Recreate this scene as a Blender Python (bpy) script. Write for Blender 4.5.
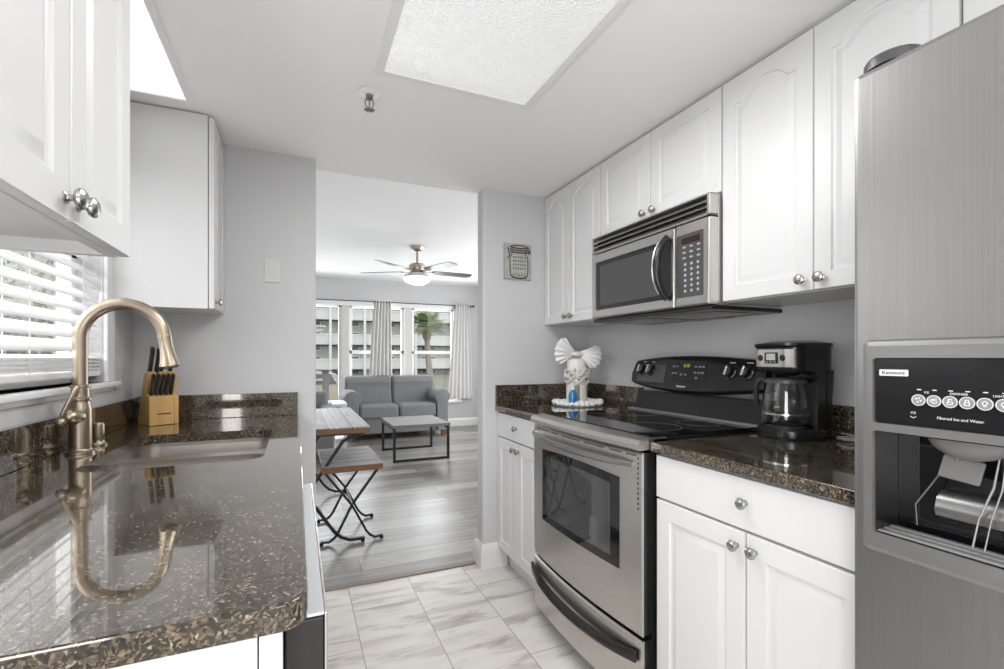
import bpy, bmesh, math, random
from mathutils import Vector, Matrix
from mathutils.geometry import tessellate_polygon
random.seed(7)
for o in list(bpy.data.objects):
    bpy.data.objects.remove(o)
SC = bpy.context.scene
COL = SC.collection
PI = math.pi

# ------------------------------------------------------------------ camera
F_PX = 470.0
cam = bpy.data.cameras.new('camera'); cam_o = bpy.data.objects.new('camera', cam)
COL.objects.link(cam_o)
cam.sensor_fit = 'HORIZONTAL'; cam.sensor_width = 36.0
cam.lens = 36.0 * F_PX / 1004.0
cam.shift_y = (358.0 - 334.5) / 1004.0
cam.clip_start = 0.02; cam.clip_end = 400
cam_o.location = (0, 0, 1.18)
cam_o.rotation_euler = (PI / 2, 0, -math.atan(205.0 / 470.0))
SC.camera = cam_o

# ------------------------------------------------------------------ world, lamps, exposure
W = bpy.data.worlds.new('overcast_sky'); SC.world = W; W.use_nodes = True
bgn = W.node_tree.nodes['Background']
bgn.inputs[0].default_value = (0.97, 0.985, 1.0, 1); bgn.inputs[1].default_value = 1.25
SC.view_settings.view_transform = 'Standard'
SC.view_settings.look = 'None'
SC.view_settings.gamma = 1.0
SC.view_settings.use_curve_mapping = False
SC.view_settings.exposure = 0.38

def area(name, loc, rot, sx, sy, power, color=(1, 1, 1)):
    l = bpy.data.lights.new(name, 'AREA'); l.shape = 'RECTANGLE'; l.size = sx; l.size_y = sy
    l.energy = power; l.color = color
    o = bpy.data.objects.new(name, l); COL.objects.link(o); o.location = loc; o.rotation_euler = rot
    return o
# window daylight and the kitchen panel, plus added fills out of view
area('rear_down_fill', (0.45, -0.75, 2.10), (0, 0, 0), 0.7, 1.0, 16)  # added overhead fill behind the camera, not a real fitting
area('rear_side_fill', (-0.60, -0.45, 1.12), (PI / 2, 0, -1.45), 0.9, 1.2, 25)  # added fill to brighten the right wall under the cabinets
area('panel_lamp', (0.52, 1.25, 2.10), (0, 0, 0), 0.5, 0.6, 9)
area('ceiling_fill', (0.35, -1.5, 0.45), (PI - 0.05, 0, 0), 0.9, 0.9, 24)  # added low fill aimed up to lift the ceiling
area('living_window_daylight', (1.1, 8.6, 1.35), (-PI / 2, 0, 0), 3.0, 1.6, 125, (0.97, 0.99, 1.0))
area('living_side_fill', (3.2, 5.2, 1.3), (0, PI / 2, 0), 2.2, 3.6, 62)  # added fill brightening the living room from its unseen right side
area('kitchen_window_daylight', (-1.1, 1.5, 1.6), (0, -PI / 2, 0), 1.0, 1.2, 20)

# ------------------------------------------------------------------ materials
MATS = {}
def mat(name, col, rough=0.5, metal=0.0, spec=0.5, ior=None, noise=None, bump=None, emit=None, coat=0.0, trans=0.0):
    if name in MATS: return MATS[name]
    m = bpy.data.materials.new(name); m.use_nodes = True; MATS[name] = m
    nt = m.node_tree; b = nt.nodes['Principled BSDF']
    b.inputs['Base Color'].default_value = (*col, 1); b.inputs['Roughness'].default_value = rough
    b.inputs['Metallic'].default_value = metal; b.inputs['Specular IOR Level'].default_value = spec
    b.inputs['Coat Weight'].default_value = coat
    b.inputs['Coat Roughness'].default_value = 0.05
    if ior: b.inputs['IOR'].default_value = ior
    if trans: b.inputs['Transmission Weight'].default_value = trans
    if emit:
        b.inputs['Emission Color'].default_value = (*emit[0], 1); b.inputs['Emission Strength'].default_value = emit[1]
    tc = None
    def coords(scale):
        t = nt.nodes.new('ShaderNodeTexCoord'); mp = nt.nodes.new('ShaderNodeMapping')
        mp.inputs['Scale'].default_value = scale
        nt.links.new(t.outputs['Object'], mp.inputs[0]); return mp
    if noise:   # (scale xyz, amount)
        mp = coords(noise[0]); n = nt.nodes.new('ShaderNodeTexNoise'); n.inputs['Scale'].default_value = 1
        n.inputs['Detail'].default_value = 4
        nt.links.new(mp.outputs[0], n.inputs[0])
        r = nt.nodes.new('ShaderNodeMapRange'); r.inputs[1].default_value = 0.25; r.inputs[2].default_value = 0.75
        r.inputs[3].default_value = 1 - noise[1]; r.inputs[4].default_value = 1 + noise[1]
        nt.links.new(n.outputs[0], r.inputs[0])
        mx = nt.nodes.new('ShaderNodeMix'); mx.data_type = 'RGBA'; mx.blend_type = 'MULTIPLY'
        mx.inputs[0].default_value = 1; mx.inputs[6].default_value = (*col, 1)
        nt.links.new(r.outputs[0], mx.inputs[7]); nt.links.new(mx.outputs[2], b.inputs['Base Color'])
    if bump:    # (scale xyz, strength)
        mp = coords(bump[0]); n = nt.nodes.new('ShaderNodeTexNoise'); n.inputs['Scale'].default_value = 1
        n.inputs['Detail'].default_value = 3
        nt.links.new(mp.outputs[0], n.inputs[0])
        bp = nt.nodes.new('ShaderNodeBump'); bp.inputs['Strength'].default_value = bump[1]; bp.inputs['Distance'].default_value = 0.01
        nt.links.new(n.outputs[0], bp.inputs['Height']); nt.links.new(bp.outputs[0], b.inputs['Normal'])
    return m

def ramp(nt, pts, interp='LINEAR'):
    r = nt.nodes.new('ShaderNodeValToRGB'); cr = r.color_ramp; cr.interpolation = interp
    while len(cr.elements) < len(pts): cr.elements.new(0.5)
    for e, (p, c) in zip(cr.elements, pts):
        e.position = p; e.color = (*c, 1)
    return r

def granite():
    m = bpy.data.materials.new('granite'); m.use_nodes = True; nt = m.node_tree; L = nt.links
    b = nt.nodes['Principled BSDF']; b.inputs['Roughness'].default_value = 0.07
    b.inputs['IOR'].default_value = 1.65; b.inputs['Specular Tint'].default_value = (1, 0.93, 0.84, 1)
    b.inputs['Coat Weight'].default_value = 0.8; b.inputs['Coat Roughness'].default_value = 0.02; b.inputs['Coat IOR'].default_value = 1.5
    tc = nt.nodes.new('ShaderNodeTexCoord')
    mp = nt.nodes.new('ShaderNodeMapping'); mp.inputs['Rotation'].default_value = (0.3, 0.5, 0.6)
    L.new(tc.outputs['Object'], mp.inputs[0])
    v = nt.nodes.new('ShaderNodeTexVoronoi'); v.inputs['Scale'].default_value = 350
    n1 = nt.nodes.new('ShaderNodeTexNoise'); n1.inputs['Scale'].default_value = 45; n1.inputs['Detail'].default_value = 3
    n2 = nt.nodes.new('ShaderNodeTexNoise'); n2.inputs['Scale'].default_value = 18; n2.inputs['Detail'].default_value = 5
    wa = nt.nodes.new('ShaderNodeMix'); wa.data_type = 'RGBA'; wa.inputs[0].default_value = 0.02
    L.new(mp.outputs[0], wa.inputs[6]); L.new(n1.outputs['Color'], wa.inputs[7])
    L.new(wa.outputs[2], v.inputs['Vector']); L.new(mp.outputs[0], n1.inputs[0]); L.new(mp.outputs[0], n2.inputs[0])
    # per-crystal colour
    sep = nt.nodes.new('ShaderNodeSeparateColor'); L.new(v.outputs['Color'], sep.inputs[0])
    r1 = ramp(nt, [(0.0, (0.015, 0.013, 0.010)), (0.34, (0.034, 0.029, 0.022)), (0.58, (0.075, 0.061, 0.043)), (0.77, (0.125, 0.100, 0.068)),
                   (0.91, (0.165, 0.135, 0.095)), (0.965, (0.27, 0.24, 0.19))], 'CONSTANT')
    L.new(sep.outputs[0], r1.inputs[0])
    r2 = ramp(nt, [(0.30, (0.75, 0.75, 0.75)), (0.55, (1.15, 1.1, 1.05)), (0.75, (1.6, 1.48, 1.3))])
    L.new(n2.outputs[0], r2.inputs[0])
    mx = nt.nodes.new('ShaderNodeMix'); mx.data_type = 'RGBA'; mx.blend_type = 'MULTIPLY'; mx.inputs[0].default_value = 1
    L.new(r1.outputs[0], mx.inputs[6]); L.new(r2.outputs[0], mx.inputs[7])
    L.new(mx.outputs[2], b.inputs['Base Color'])
    return m

def tile_floor():
    m = bpy.data.materials.new('marble_tile'); m.use_nodes = True; nt = m.node_tree; L = nt.links
    b = nt.nodes['Principled BSDF']; b.inputs['Roughness'].default_value = 0.28
    tc = nt.nodes.new('ShaderNodeTexCoord'); s = nt.nodes.new('ShaderNodeSeparateXYZ'); L.new(tc.outputs['Object'], s.inputs[0])
    ax = nt.nodes.new('ShaderNodeMath'); ax.inputs[1].default_value = 6.1 - 1.975 + 0.305; L.new(s.outputs[1], ax.inputs[0])
    ay = nt.nodes.new('ShaderNodeMath'); ay.inputs[1].default_value = 3.05 - 0.241 + 0.305 ; L.new(s.outputs[0], ay.inputs[0])
    c = nt.nodes.new('ShaderNodeCombineXYZ'); L.new(ax.outputs[0], c.inputs[0]); L.new(ay.outputs[0], c.inputs[1])
    br = nt.nodes.new('ShaderNodeTexBrick'); br.offset = 0.5; br.offset_frequency = 2
    br.inputs['Scale'].default_value = 1; br.inputs['Brick Width'].default_value = 0.61; br.inputs['Row Height'].default_value = 0.305
    br.inputs['Mortar Size'].default_value = 0.0016; br.inputs['Mortar Smooth'].default_value = 0.1
    br.inputs['Color1'].default_value = (0, 0, 0, 1); br.inputs['Color2'].default_value = (1, 1, 1, 1); br.inputs['Mortar'].default_value = (0.5, 0.5, 0.5, 1)
    L.new(c.outputs[0], br.inputs[0])
    off = nt.nodes.new('ShaderNodeVectorMath'); off.operation = 'MULTIPLY_ADD'
    off.inputs[1].default_value = (7, 5, 3); L.new(br.outputs['Color'], off.inputs[0]); L.new(tc.outputs['Object'], off.inputs[2])
    mp = nt.nodes.new('ShaderNodeMapping'); mp.inputs['Rotation'].default_value = (0, 0, 0.75); mp.inputs['Scale'].default_value = (1.8, 7.5, 1)
    L.new(off.outputs[0], mp.inputs[0])
    n = nt.nodes.new('ShaderNodeTexNoise'); n.inputs['Scale'].default_value = 1.6; n.inputs['Detail'].default_value = 8; n.inputs['Roughness'].default_value = 0.6
    n.inputs['Distortion'].default_value = 0.7
    L.new(mp.outputs[0], n.inputs[0])
    r = ramp(nt, [(0.30, (0.36, 0.32, 0.285)), (0.41, (0.53, 0.49, 0.455)), (0.50, (0.70, 0.665, 0.63)), (0.70, (0.76, 0.735, 0.705))])
    L.new(n.outputs[0], r.inputs[0])
    mx = nt.nodes.new('ShaderNodeMix'); mx.data_type = 'RGBA'
    L.new(br.outputs['Fac'], mx.inputs[0]); L.new(r.outputs[0], mx.inputs[6]); mx.inputs[7].default_value = (0.22, 0.21, 0.2, 1)
    L.new(mx.outputs[2], b.inputs['Base Color'])
    return m

def planks(name, cols, w, l, along='X', rough=0.25, seam=(0.03, 0.03, 0.03), grain=(2, 40), mortar=0.002):
    m = bpy.data.materials.new(name); m.use_nodes = True; nt = m.node_tree; L = nt.links
    b = nt.nodes['Principled BSDF']; b.inputs['Roughness'].default_value = rough
    tc = nt.nodes.new('ShaderNodeTexCoord'); s = nt.nodes.new('ShaderNodeSeparateXYZ'); L.new(tc.outputs['Object'], s.inputs[0])
    c = nt.nodes.new('ShaderNodeCombineXYZ')
    L.new(s.outputs[0 if along == 'X' else 1], c.inputs[0]); L.new(s.outputs[1 if along == 'X' else 0], c.inputs[1])
    a = nt.nodes.new('ShaderNodeVectorMath'); a.inputs[1].default_value = (10.07, 10.03, 0); L.new(c.outputs[0], a.inputs[0])
    br = nt.nodes.new('ShaderNodeTexBrick'); br.offset = 0.37; br.offset_frequency = 2
    br.inputs['Scale'].default_value = 1; br.inputs['Brick Width'].default_value = l; br.inputs['Row Height'].default_value = w
    br.inputs['Mortar Size'].default_value = mortar; br.inputs['Mortar Smooth'].default_value = 0.2
    br.inputs['Color1'].default_value = (0, 0, 0, 1); br.inputs['Color2'].default_value = (1, 1, 1, 1); br.inputs['Mortar'].default_value = (0.5, 0.5, 0.5, 1)
    L.new(a.outputs[0], br.inputs[0])
    off = nt.nodes.new('ShaderNodeVectorMath'); off.operation = 'MULTIPLY_ADD'; off.inputs[1].default_value = (9, 5, 3)
    L.new(br.outputs['Color'], off.inputs[0]); L.new(a.outputs[0], off.inputs[2])
    mp = nt.nodes.new('ShaderNodeMapping'); mp.inputs['Scale'].default_value = (grain[0], grain[1], 1); L.new(off.outputs[0], mp.inputs[0])
    n = nt.nodes.new('ShaderNodeTexNoise'); n.inputs['Scale'].default_value = 1; n.inputs['Detail'].default_value = 6; n.inputs['Distortion'].default_value = 0.4
    L.new(mp.outputs[0], n.inputs[0])
    add = nt.nodes.new('ShaderNodeMath'); add.operation = 'MULTIPLY_ADD'; add.inputs[1].default_value = 0.28
    L.new(br.outputs['Color'], add.inputs[0]); L.new(n.outputs[0], add.inputs[2])
    r = ramp(nt, [(0.38, cols[0]), (0.62, cols[1]), (0.85, cols[2])]); L.new(add.outputs[0], r.inputs[0])
    mx = nt.nodes.new('ShaderNodeMix'); mx.data_type = 'RGBA'
    L.new(br.outputs['Fac'], mx.inputs[0]); L.new(r.outputs[0], mx.inputs[6]); mx.inputs[7].default_value = (*seam, 1)
    L.new(mx.outputs[2], b.inputs['Base Color'])
    return m

def pane_glass(name='window_glass', tint=(0.97, 0.97, 0.975), refl=0.06, rough=0.0):
    m = bpy.data.materials.new(name); m.use_nodes = True; nt = m.node_tree; L = nt.links
    nt.nodes.remove(nt.nodes['Principled BSDF']); out = nt.nodes['Material Output']
    t = nt.nodes.new('ShaderNodeBsdfTransparent'); t.inputs[0].default_value = (*tint, 1)
    g = nt.nodes.new('ShaderNodeBsdfGlossy'); g.inputs['Roughness'].default_value = rough
    fr = nt.nodes.new('ShaderNodeFresnel'); fr.inputs[0].default_value = 1.45
    ge = nt.nodes.new('ShaderNodeNewGeometry'); iv = nt.nodes.new('ShaderNodeMath'); iv.operation = 'SUBTRACT'; iv.inputs[0].default_value = 1.0
    L.new(ge.outputs['Backfacing'], iv.inputs[1]); ml = nt.nodes.new('ShaderNodeMath'); ml.operation = 'MULTIPLY'
    L.new(fr.outputs[0], ml.inputs[0]); L.new(iv.outputs[0], ml.inputs[1])
    mx = nt.nodes.new('ShaderNodeMixShader'); L.new(ml.outputs[0], mx.inputs[0]); L.new(t.outputs[0], mx.inputs[1]); L.new(g.outputs[0], mx.inputs[2])
    L.new(mx.outputs[0], out.inputs[0]); return m

def brushed(name, col, rough, scale, amt=0.10, bump=0.06, metal=1.0):
    return mat(name, col, rough, metal, noise=(scale, amt), bump=(scale, bump))

M_GRAN = granite(); M_TILE = tile_floor()
M_WOODFLOOR = planks('grey_wood_floor', [(0.115, 0.108, 0.10), (0.21, 0.20, 0.19), (0.34, 0.33, 0.32)], 0.19, 1.3, 'X', 0.33)
M_GLASS = pane_glass(); M_CLEAR = pane_glass('clear_glass', (0.93, 0.94, 0.94))
M_WALL = mat('wall_paint', (0.58, 0.58, 0.587), 0.75, bump=((60, 60, 60), 0.03))
M_CEIL = mat('ceiling_paint', (0.88, 0.88, 0.88), 0.8, bump=((50, 50, 50), 0.03))
M_WHITE = mat('white_cabinet', (0.69, 0.69, 0.693), 0.36)
M_TRIM = mat('white_trim', (0.82, 0.82, 0.82), 0.35)
M_BLIND = mat('white_blind', (0.76, 0.76, 0.76), 0.35)
M_STEEL = brushed('brushed_steel_vertical', (0.35, 0.348, 0.343), 0.36, (220, 220, 2), 0.05, 0.03)
M_STEELH = brushed('brushed_steel_horizontal', (0.60, 0.58, 0.55), 0.30, (300, 4, 300))
M_STEELLT = mat('light_steel_trim', (0.72, 0.71, 0.69), 0.25, 1.0)
M_SINK = brushed('sink_steel', (0.60, 0.57, 0.53), 0.30, (4, 90, 90), 0.04, 0.008)
M_NICKEL = mat('brushed_nickel', (0.41, 0.345, 0.265), 0.32, 1.0)
M_CHROME = mat('chrome', (0.75, 0.75, 0.75), 0.18, 1.0)
M_BLACK = mat('black_plastic', (0.012, 0.012, 0.012), 0.25)
M_BLACKG = mat('black_glass', (0.006, 0.006, 0.007), 0.04, ior=1.6)
M_SMOKE = mat('smoked_panel', (0.014, 0.014, 0.015), 0.10, ior=1.4)
M_DKGREY = mat('dark_grey_plastic', (0.06, 0.06, 0.062), 0.35)
M_MIDGREY = mat('mid_grey_plastic', (0.22, 0.22, 0.22), 0.35)
M_LETTER = mat('white_lettering', (0.72, 0.72, 0.72), 0.4)
M_BLKMETAL = mat('black_iron', (0.022, 0.023, 0.025), 0.4, 0.3)
M_BLOCK = mat('beech_wood', (0.60, 0.37, 0.14), 0.4, noise=((18, 18, 4), 0.18))
M_WHWOOD = planks('weathered_white_wood', [(0.12, 0.115, 0.11), (0.23, 0.232, 0.235), (0.36, 0.37, 0.38)], 0.145, 3.0, 'Y', 0.55, (0.08, 0.07, 0.06), (3, 45), 0.004)
M_SLAT = mat('weathered_slat', (0.30, 0.302, 0.31), 0.6, spec=0.2, noise=((3, 40, 3), 0.35))
M_BRNWOOD = mat('brown_wood_edge', (0.21, 0.10, 0.048), 0.4, noise=((8, 8, 60), 0.3))
M_GREYWOOD = mat('grey_wood_top', (0.20, 0.198, 0.195), 0.6, spec=0.15, noise=((3, 30, 3), 0.25))
M_SOFA = mat('grey_upholstery', (0.205, 0.207, 0.212), 0.9, noise=((120, 120, 120), 0.3), bump=((300, 300, 300), 0.3))
M_CURTAIN = mat('light_grey_curtain', (0.74, 0.73, 0.72), 0.85)
M_WHPLAST = mat('white_plastic', (0.80, 0.80, 0.79), 0.35); M_PLATE = mat('plate_plastic', (0.62, 0.62, 0.615), 0.4)
M_CERAMIC = mat('white_ceramic', (0.82, 0.82, 0.80), 0.35)

# ------------------------------------------------------------------ mesh builder
def smooth_mesh(me, ang=38):
    bm = bmesh.new(); bm.from_mesh(me)
    lim = math.radians(ang)
    for f in bm.faces: f.smooth = True
    for e in bm.edges:
        if len(e.link_faces) == 2:
            e.smooth = e.calc_face_angle(0) < lim
    bm.to_mesh(me); bm.free()

class MB:
    def __init__(s): s.bm = bmesh.new(); s.mi = 0
    def _merge(s, b2):
        me = bpy.data.meshes.new('t'); b2.to_mesh(me); b2.free()
        n0 = len(s.bm.faces)
        s.bm.from_mesh(me); bpy.data.meshes.remove(me)
        s.bm.faces.ensure_lookup_table()
        for f in s.bm.faces[n0:]: f.material_index = s.mi
    def box(s, x0, x1, y0, y1, z0, z1, bev=0.0, seg=2, M=None):
        b = bmesh.new(); r = bmesh.ops.create_cube(b, size=1)
        sx, sy, sz = abs(x1 - x0), abs(y1 - y0), abs(z1 - z0)
        for v in b.verts: v.co = Vector((v.co.x * sx + (x0 + x1) / 2, v.co.y * sy + (y0 + y1) / 2, v.co.z * sz + (z0 + z1) / 2))
        if bev > 0:
            bmesh.ops.bevel(b, geom=b.edges[:], offset=min(bev, 0.49 * min(sx, sy, sz)), segments=seg, profile=0.5, affect='EDGES')
        if M: bmesh.ops.transform(b, matrix=M, verts=b.verts)
        s._merge(b); return s
    def rings(s, rings, cap0=True, cap1=True, closed=True):
        b = bmesh.new(); R = [[b.verts.new(p) for p in r] for r in rings]
        n = len(R[0])
        for i in range(len(R) - 1):
            for k in range(n if closed else n - 1):
                j = (k + 1) % n
                try: b.faces.new((R[i][k], R[i][j], R[i + 1][j], R[i + 1][k]))
                except ValueError: pass
        if cap0 and n > 2: b.faces.new(R[0][::-1])
        if cap1 and n > 2: b.faces.new(R[-1])
        bmesh.ops.remove_doubles(b, verts=b.verts, dist=1e-6)
        bmesh.ops.recalc_face_normals(b, faces=b.faces)
        s._merge(b); return s
    def cyl(s, p0, p1, r0, r1=None, n=20):
        r1 = r0 if r1 is None else r1
        return s.tube([p0, p1], [r0, r1], n)
    def tube(s, pts, r, n=12, flat=None, cap=True, up=None):
        """sweep; r number or list; flat=(w,h) gives a rectangular bar"""
        P = [Vector(p) for p in pts]
        rr = r if isinstance(r, (list, tuple)) else [r] * len(P)
        T = []
        for i in range(len(P)):
            a = P[max(0, i - 1)]; c = P[min(len(P) - 1, i + 1)]
            d = (c - a); T.append(d.normalized() if d.length > 1e-9 else Vector((0, 0, 1)))
        u = Vector(up) if up else (Vector((0, 0, 1)) if abs(T[0].z) < 0.9 else Vector((1, 0, 0)))
        u = (u - T[0] * u.dot(T[0])).normalized()
        out = []
        for i in range(len(P)):
            u = (u - T[i] * u.dot(T[i])).normalized(); v = T[i].cross(u)
            if flat:
                w, h = flat[0] / 2, flat[1] / 2
                out.append([P[i] + u * a * h + v * c * w for a, c in ((-1, -1), (-1, 1), (1, 1), (1, -1))])
            else:
                out.append([P[i] + (u * math.cos(2 * PI * k / n) + v * math.sin(2 * PI * k / n)) * rr[i] for k in range(n)])
        return s.rings(out, cap, cap)
    def lathe(s, prof, c=(0, 0, 0), axis='Z', n=28, M=None):
        """prof: list of (radius, height)"""
        c = Vector(c); out = []
        for r, h in prof:
            ring = []
            for k in range(n):
                a = 2 * PI * k / n; x, y = r * math.cos(a), r * math.sin(a)
                p = {'Z': Vector((x, y, h)), 'X': Vector((h, x, y)), 'Y': Vector((x, h, y))}[axis]
                if M: p = M @ p
                ring.append(c + p)
            out.append(ring)
        return s.rings(out, prof[0][0] > 1e-5, prof[-1][0] > 1e-5)
    def prism(s, poly, axis, lo, hi, bev=0.0, seg=2):
        b = bmesh.new()
        def P(a, c, d): return {'X': (d, a, c), 'Y': (a, d, c), 'Z': (a, c, d)}[axis]
        v0 = [b.verts.new(P(a, c, lo)) for a, c in poly]; v1 = [b.verts.new(P(a, c, hi)) for a, c in poly]
        n = len(poly)
        for k in range(n): b.faces.new((v0[k], v0[(k + 1) % n], v1[(k + 1) % n], v1[k]))
        b.faces.new(v0[::-1]); b.faces.new(v1)
        bmesh.ops.recalc_face_normals(b, faces=b.faces)
        if bev > 0:
            es = [e for e in b.edges if e.calc_face_angle(0) > 0.7]
            bmesh.ops.bevel(b, geom=es, offset=bev, segments=seg, profile=0.5, affect='EDGES')
        s._merge(b); return s
    def plate(s, outer, holes, d0, d1, fr, rnd=0.004, profile=None, hole_depth=None, hole_fn=None):
        """flat slab in the plane (a,b), front face at depth d1; fr(a,b,d)->xyz"""
        b = bmesh.new()
        def V(p, d): return b.verts.new(fr(p[0], p[1], d))
        def bridge(A, B):
            n = len(A)
            for k in range(n):
                try: b.faces.new((A[k], A[(k + 1) % n], B[(k + 1) % n], B[k]))
                except ValueError: pass
        loops = [(0, d0), (0, d1 - rnd), (rnd * 0.3, d1 - rnd * 0.3), (rnd, d1)] if rnd > 0 else [(0, d0), (0, d1)]
        vs = [[V(p, d) for p in offset(outer, o)] for o, d in loops]
        for i in range(len(vs) - 1): bridge(vs[i], vs[i + 1])
        fl = offset(outer, loops[-1][0]); flv = [vs[-1]]
        polys = [[Vector((x, y, 0)) for x, y in fl]]
        for h in holes:
            hv = [V(p, d1) for p in h]; flv.append(hv); polys.append([Vector((x, y, 0)) for x, y in h])
            if profile is None:
                hb = [V(p, hole_depth if hole_depth is not None else d0) for p in h]; bridge(hv, hb)
            else:
                prev = hv
                for o, dd in profile:
                    cur = [V(p, d1 + dd) for p in (hole_fn(o) if hole_fn else offset(h, o))]; bridge(prev, cur); prev = cur
                b.faces.new(prev)
        allv = [v for l in flv for v in l]
        if holes:
            for tri in tessellate_polygon(polys):
                try: b.faces.new([allv[i] for i in tri])
                except ValueError: pass
        else: b.faces.new(flv[0])
        if profile is not None or not holes: b.faces.new(vs[0][::-1])
        else:
            pol = [[Vector((x, y, 0)) for x, y in outer]] + polys[1:]
            bv = vs[0] + [V(p, hole_depth if hole_depth is not None else d0) for h in holes for p in h]
            if hole_depth is None:
                for tri in tessellate_polygon(pol):
                    try: b.faces.new([bv[i] for i in tri])
                    except ValueError: pass
            else:
                b.faces.new(vs[0][::-1])
        bmesh.ops.remove_doubles(b, verts=b.verts, dist=1e-6)
        bmesh.ops.recalc_face_normals(b, faces=b.faces)
        s._merge(b); return s
    def ball(s, c, r, n=16, sc=(1, 1, 1)):
        b = bmesh.new(); bmesh.ops.create_uvsphere(b, u_segments=n, v_segments=max(6, n // 2), radius=r)
        for v in b.verts: v.co = Vector((v.co.x * sc[0] + c[0], v.co.y * sc[1] + c[1], v.co.z * sc[2] + c[2]))
        s._merge(b); return s
    def quad(s, *p):
        b = bmesh.new(); b.faces.new([b.verts.new(q) for q in p]); s._merge(b); return s
    def build(s, name, m, parent=None, ang=38, shift=True, wn=True):
        me = bpy.data.meshes.new(name)
        if parent is not None and shift:
            off = Vector(root_of(parent).get('base', (0, 0, 0)))
            for v in s.bm.verts: v.co -= off
        s.bm.to_mesh(me); s.bm.free()
        for mm in (m if isinstance(m, (list, tuple)) else [m]): me.materials.append(mm)
        smooth_mesh(me, ang)
        o = bpy.data.objects.new(name, me); COL.objects.link(o)
        if parent is not None: o.parent = parent
        if wn:
            md = o.modifiers.new('weighted_normal', 'WEIGHTED_NORMAL'); md.keep_sharp = True; md.weight = 90
        return o

def root_of(o):
    while o.parent is not None: o = o.parent
    return ROOTS.get(o.name, {'base': (0, 0, 0)})
ROOTS = {}

def offset(poly, d):
    """inset a simple polygon by d (miter)"""
    if abs(d) < 1e-9: return list(poly)
    n = len(poly); A = sum(poly[i][0] * poly[(i + 1) % n][1] - poly[(i + 1) % n][0] * poly[i][1] for i in range(n))
    sg = 1 if A > 0 else -1
    out = []
    for i in range(n):
        p0 = Vector(poly[i - 1]); p1 = Vector(poly[i]); p2 = Vector(poly[(i + 1) % n])
        e1 = (p1 - p0).normalized(); e2 = (p2 - p1).normalized()
        n1 = Vector((-e1.y, e1.x)) * sg; n2 = Vector((-e2.y, e2.x)) * sg
        k = n1 + n2; l = k.length
        if l < 1e-6: out.append(tuple(p1 + n1 * d)); continue
        k = k / l; out.append(tuple(p1 + k * (d / max(0.35, k.dot(n1)))))
    return out

def rrect(x0, x1, y0, y1, r, n=4):
    out = []
    for cx, cy, a0 in ((x1 - r, y1 - r, 0), (x0 + r, y1 - r, PI / 2), (x0 + r, y0 + r, PI), (x1 - r, y0 + r, 1.5 * PI)):
        for k in range(n + 1):
            a = a0 + PI / 2 * k / n; out.append((cx + r * math.cos(a), cy + r * math.sin(a)))
    return out

def tag(o, label=None, cat=None, group=None, kind=None):
    if label: o['label'] = label
    if cat: o['category'] = cat
    if group: o['group'] = group
    if kind: o['kind'] = kind
    return o
def thing(name, label, cat, loc=(0, 0, 0), rz=0.0, group=None, local=False):
    o = bpy.data.objects.new(name, None); COL.objects.link(o); o.location = loc; o.rotation_euler = (0, 0, rz)
    o.empty_display_size = 0.05
    ROOTS[o.name] = {'base': (0, 0, 0) if local else tuple(loc)}
    return tag(o, label, cat, group)
def struct(mb, name, m, parent=None):
    o = mb.build(name, m, parent)
    if parent is None: tag(o, kind='structure')
    return o
def copy_tree(o, parent=None):
    c = o.copy(); COL.objects.link(c)
    if parent is not None: c.parent = parent
    else: ROOTS[c.name] = dict(ROOTS.get(o.name, {'base': (0, 0, 0)}))
    for ch in [k for k in bpy.data.objects if k.parent == o]: copy_tree(ch, c)
    return c
def text_mesh(txt, size, fr, name, m, parent, depth=0.0006, align='CENTER', sx=1.0):
    """lettering as real geometry; fr(a,b,d)->xyz with a to the reader's right"""
    cu = bpy.data.curves.new('t', 'FONT'); cu.body = txt; cu.size = size; cu.extrude = depth; cu.align_x = align; cu.align_y = 'CENTER'
    cu.resolution_u = 3
    ob = bpy.data.objects.new('t', cu); COL.objects.link(ob)
    dg = bpy.context.evaluated_depsgraph_get(); dg.update()
    me = bpy.data.meshes.new_from_object(ob.evaluated_get(dg))
    bpy.data.objects.remove(ob)
    off = Vector(root_of(parent).get('base', (0, 0, 0))) if parent is not None else Vector()
    for v in me.vertices: v.co = Vector(fr(v.co.x * sx, v.co.y, v.co.z)) - off
    me.name = name; me.materials.clear(); me.materials.append(m)
    o = bpy.data.objects.new(name, me); COL.objects.link(o)
    if parent is not None: o.parent = parent
    return o

# frames: a to the reader's right, b up, d out towards the room
def face_mx(x): return lambda a, b, d: (x - d, -a, b)        # a surface facing -X (right-hand side of the kitchen): a = -y
def face_px(x): return lambda a, b, d: (x + d, a, b)         # a surface facing +X
def face_my(y): return lambda a, b, d: (a, y - d, b)         # a surface facing the camera
def face_up(z): return lambda a, b, d: (a, b, z + d)

# ================================================================== SETTING
WL, WR = -0.63, 1.66           # kitchen walls
ZC, ZL = 2.134, 2.44           # kitchen and living room ceilings
YB = -2.8                      # the kitchen runs on behind the photographer
struct(MB().box(-0.9, 3.4, YB, 2.55, -0.05, 0), 'floor', M_TILE)
struct(MB().box(-0.9, 3.6, 2.55, 7.95, -0.05, 0.0), 'floor_living', M_WOODFLOOR)
struct(MB().prism([(2.525, 0.0005), (2.53, 0.006), (2.57, 0.006), (2.58, 0.0005)], 'X', 0.08, 0.955), 'trim_1', mat('threshold', (0.16, 0.12, 0.09), 0.4))
struct(MB().box(WL - 0.14, WR + 0.1, YB, 2.56, ZC, ZL + 0.06), 'ceiling', M_CEIL)
struct(MB().box(-0.9, 3.6, 2.56, 7.95, ZL, ZL + 0.06), 'ceiling_living', M_CEIL)
struct(MB().box(WR, WR + 0.1, YB, 2.46, 0, ZC), 'wall_right', M_WALL)
struct(MB().box(WL - 0.12, WR + 0.1, YB - 0.1, YB, 0, ZC), 'wall_rear', M_WALL)
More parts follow.
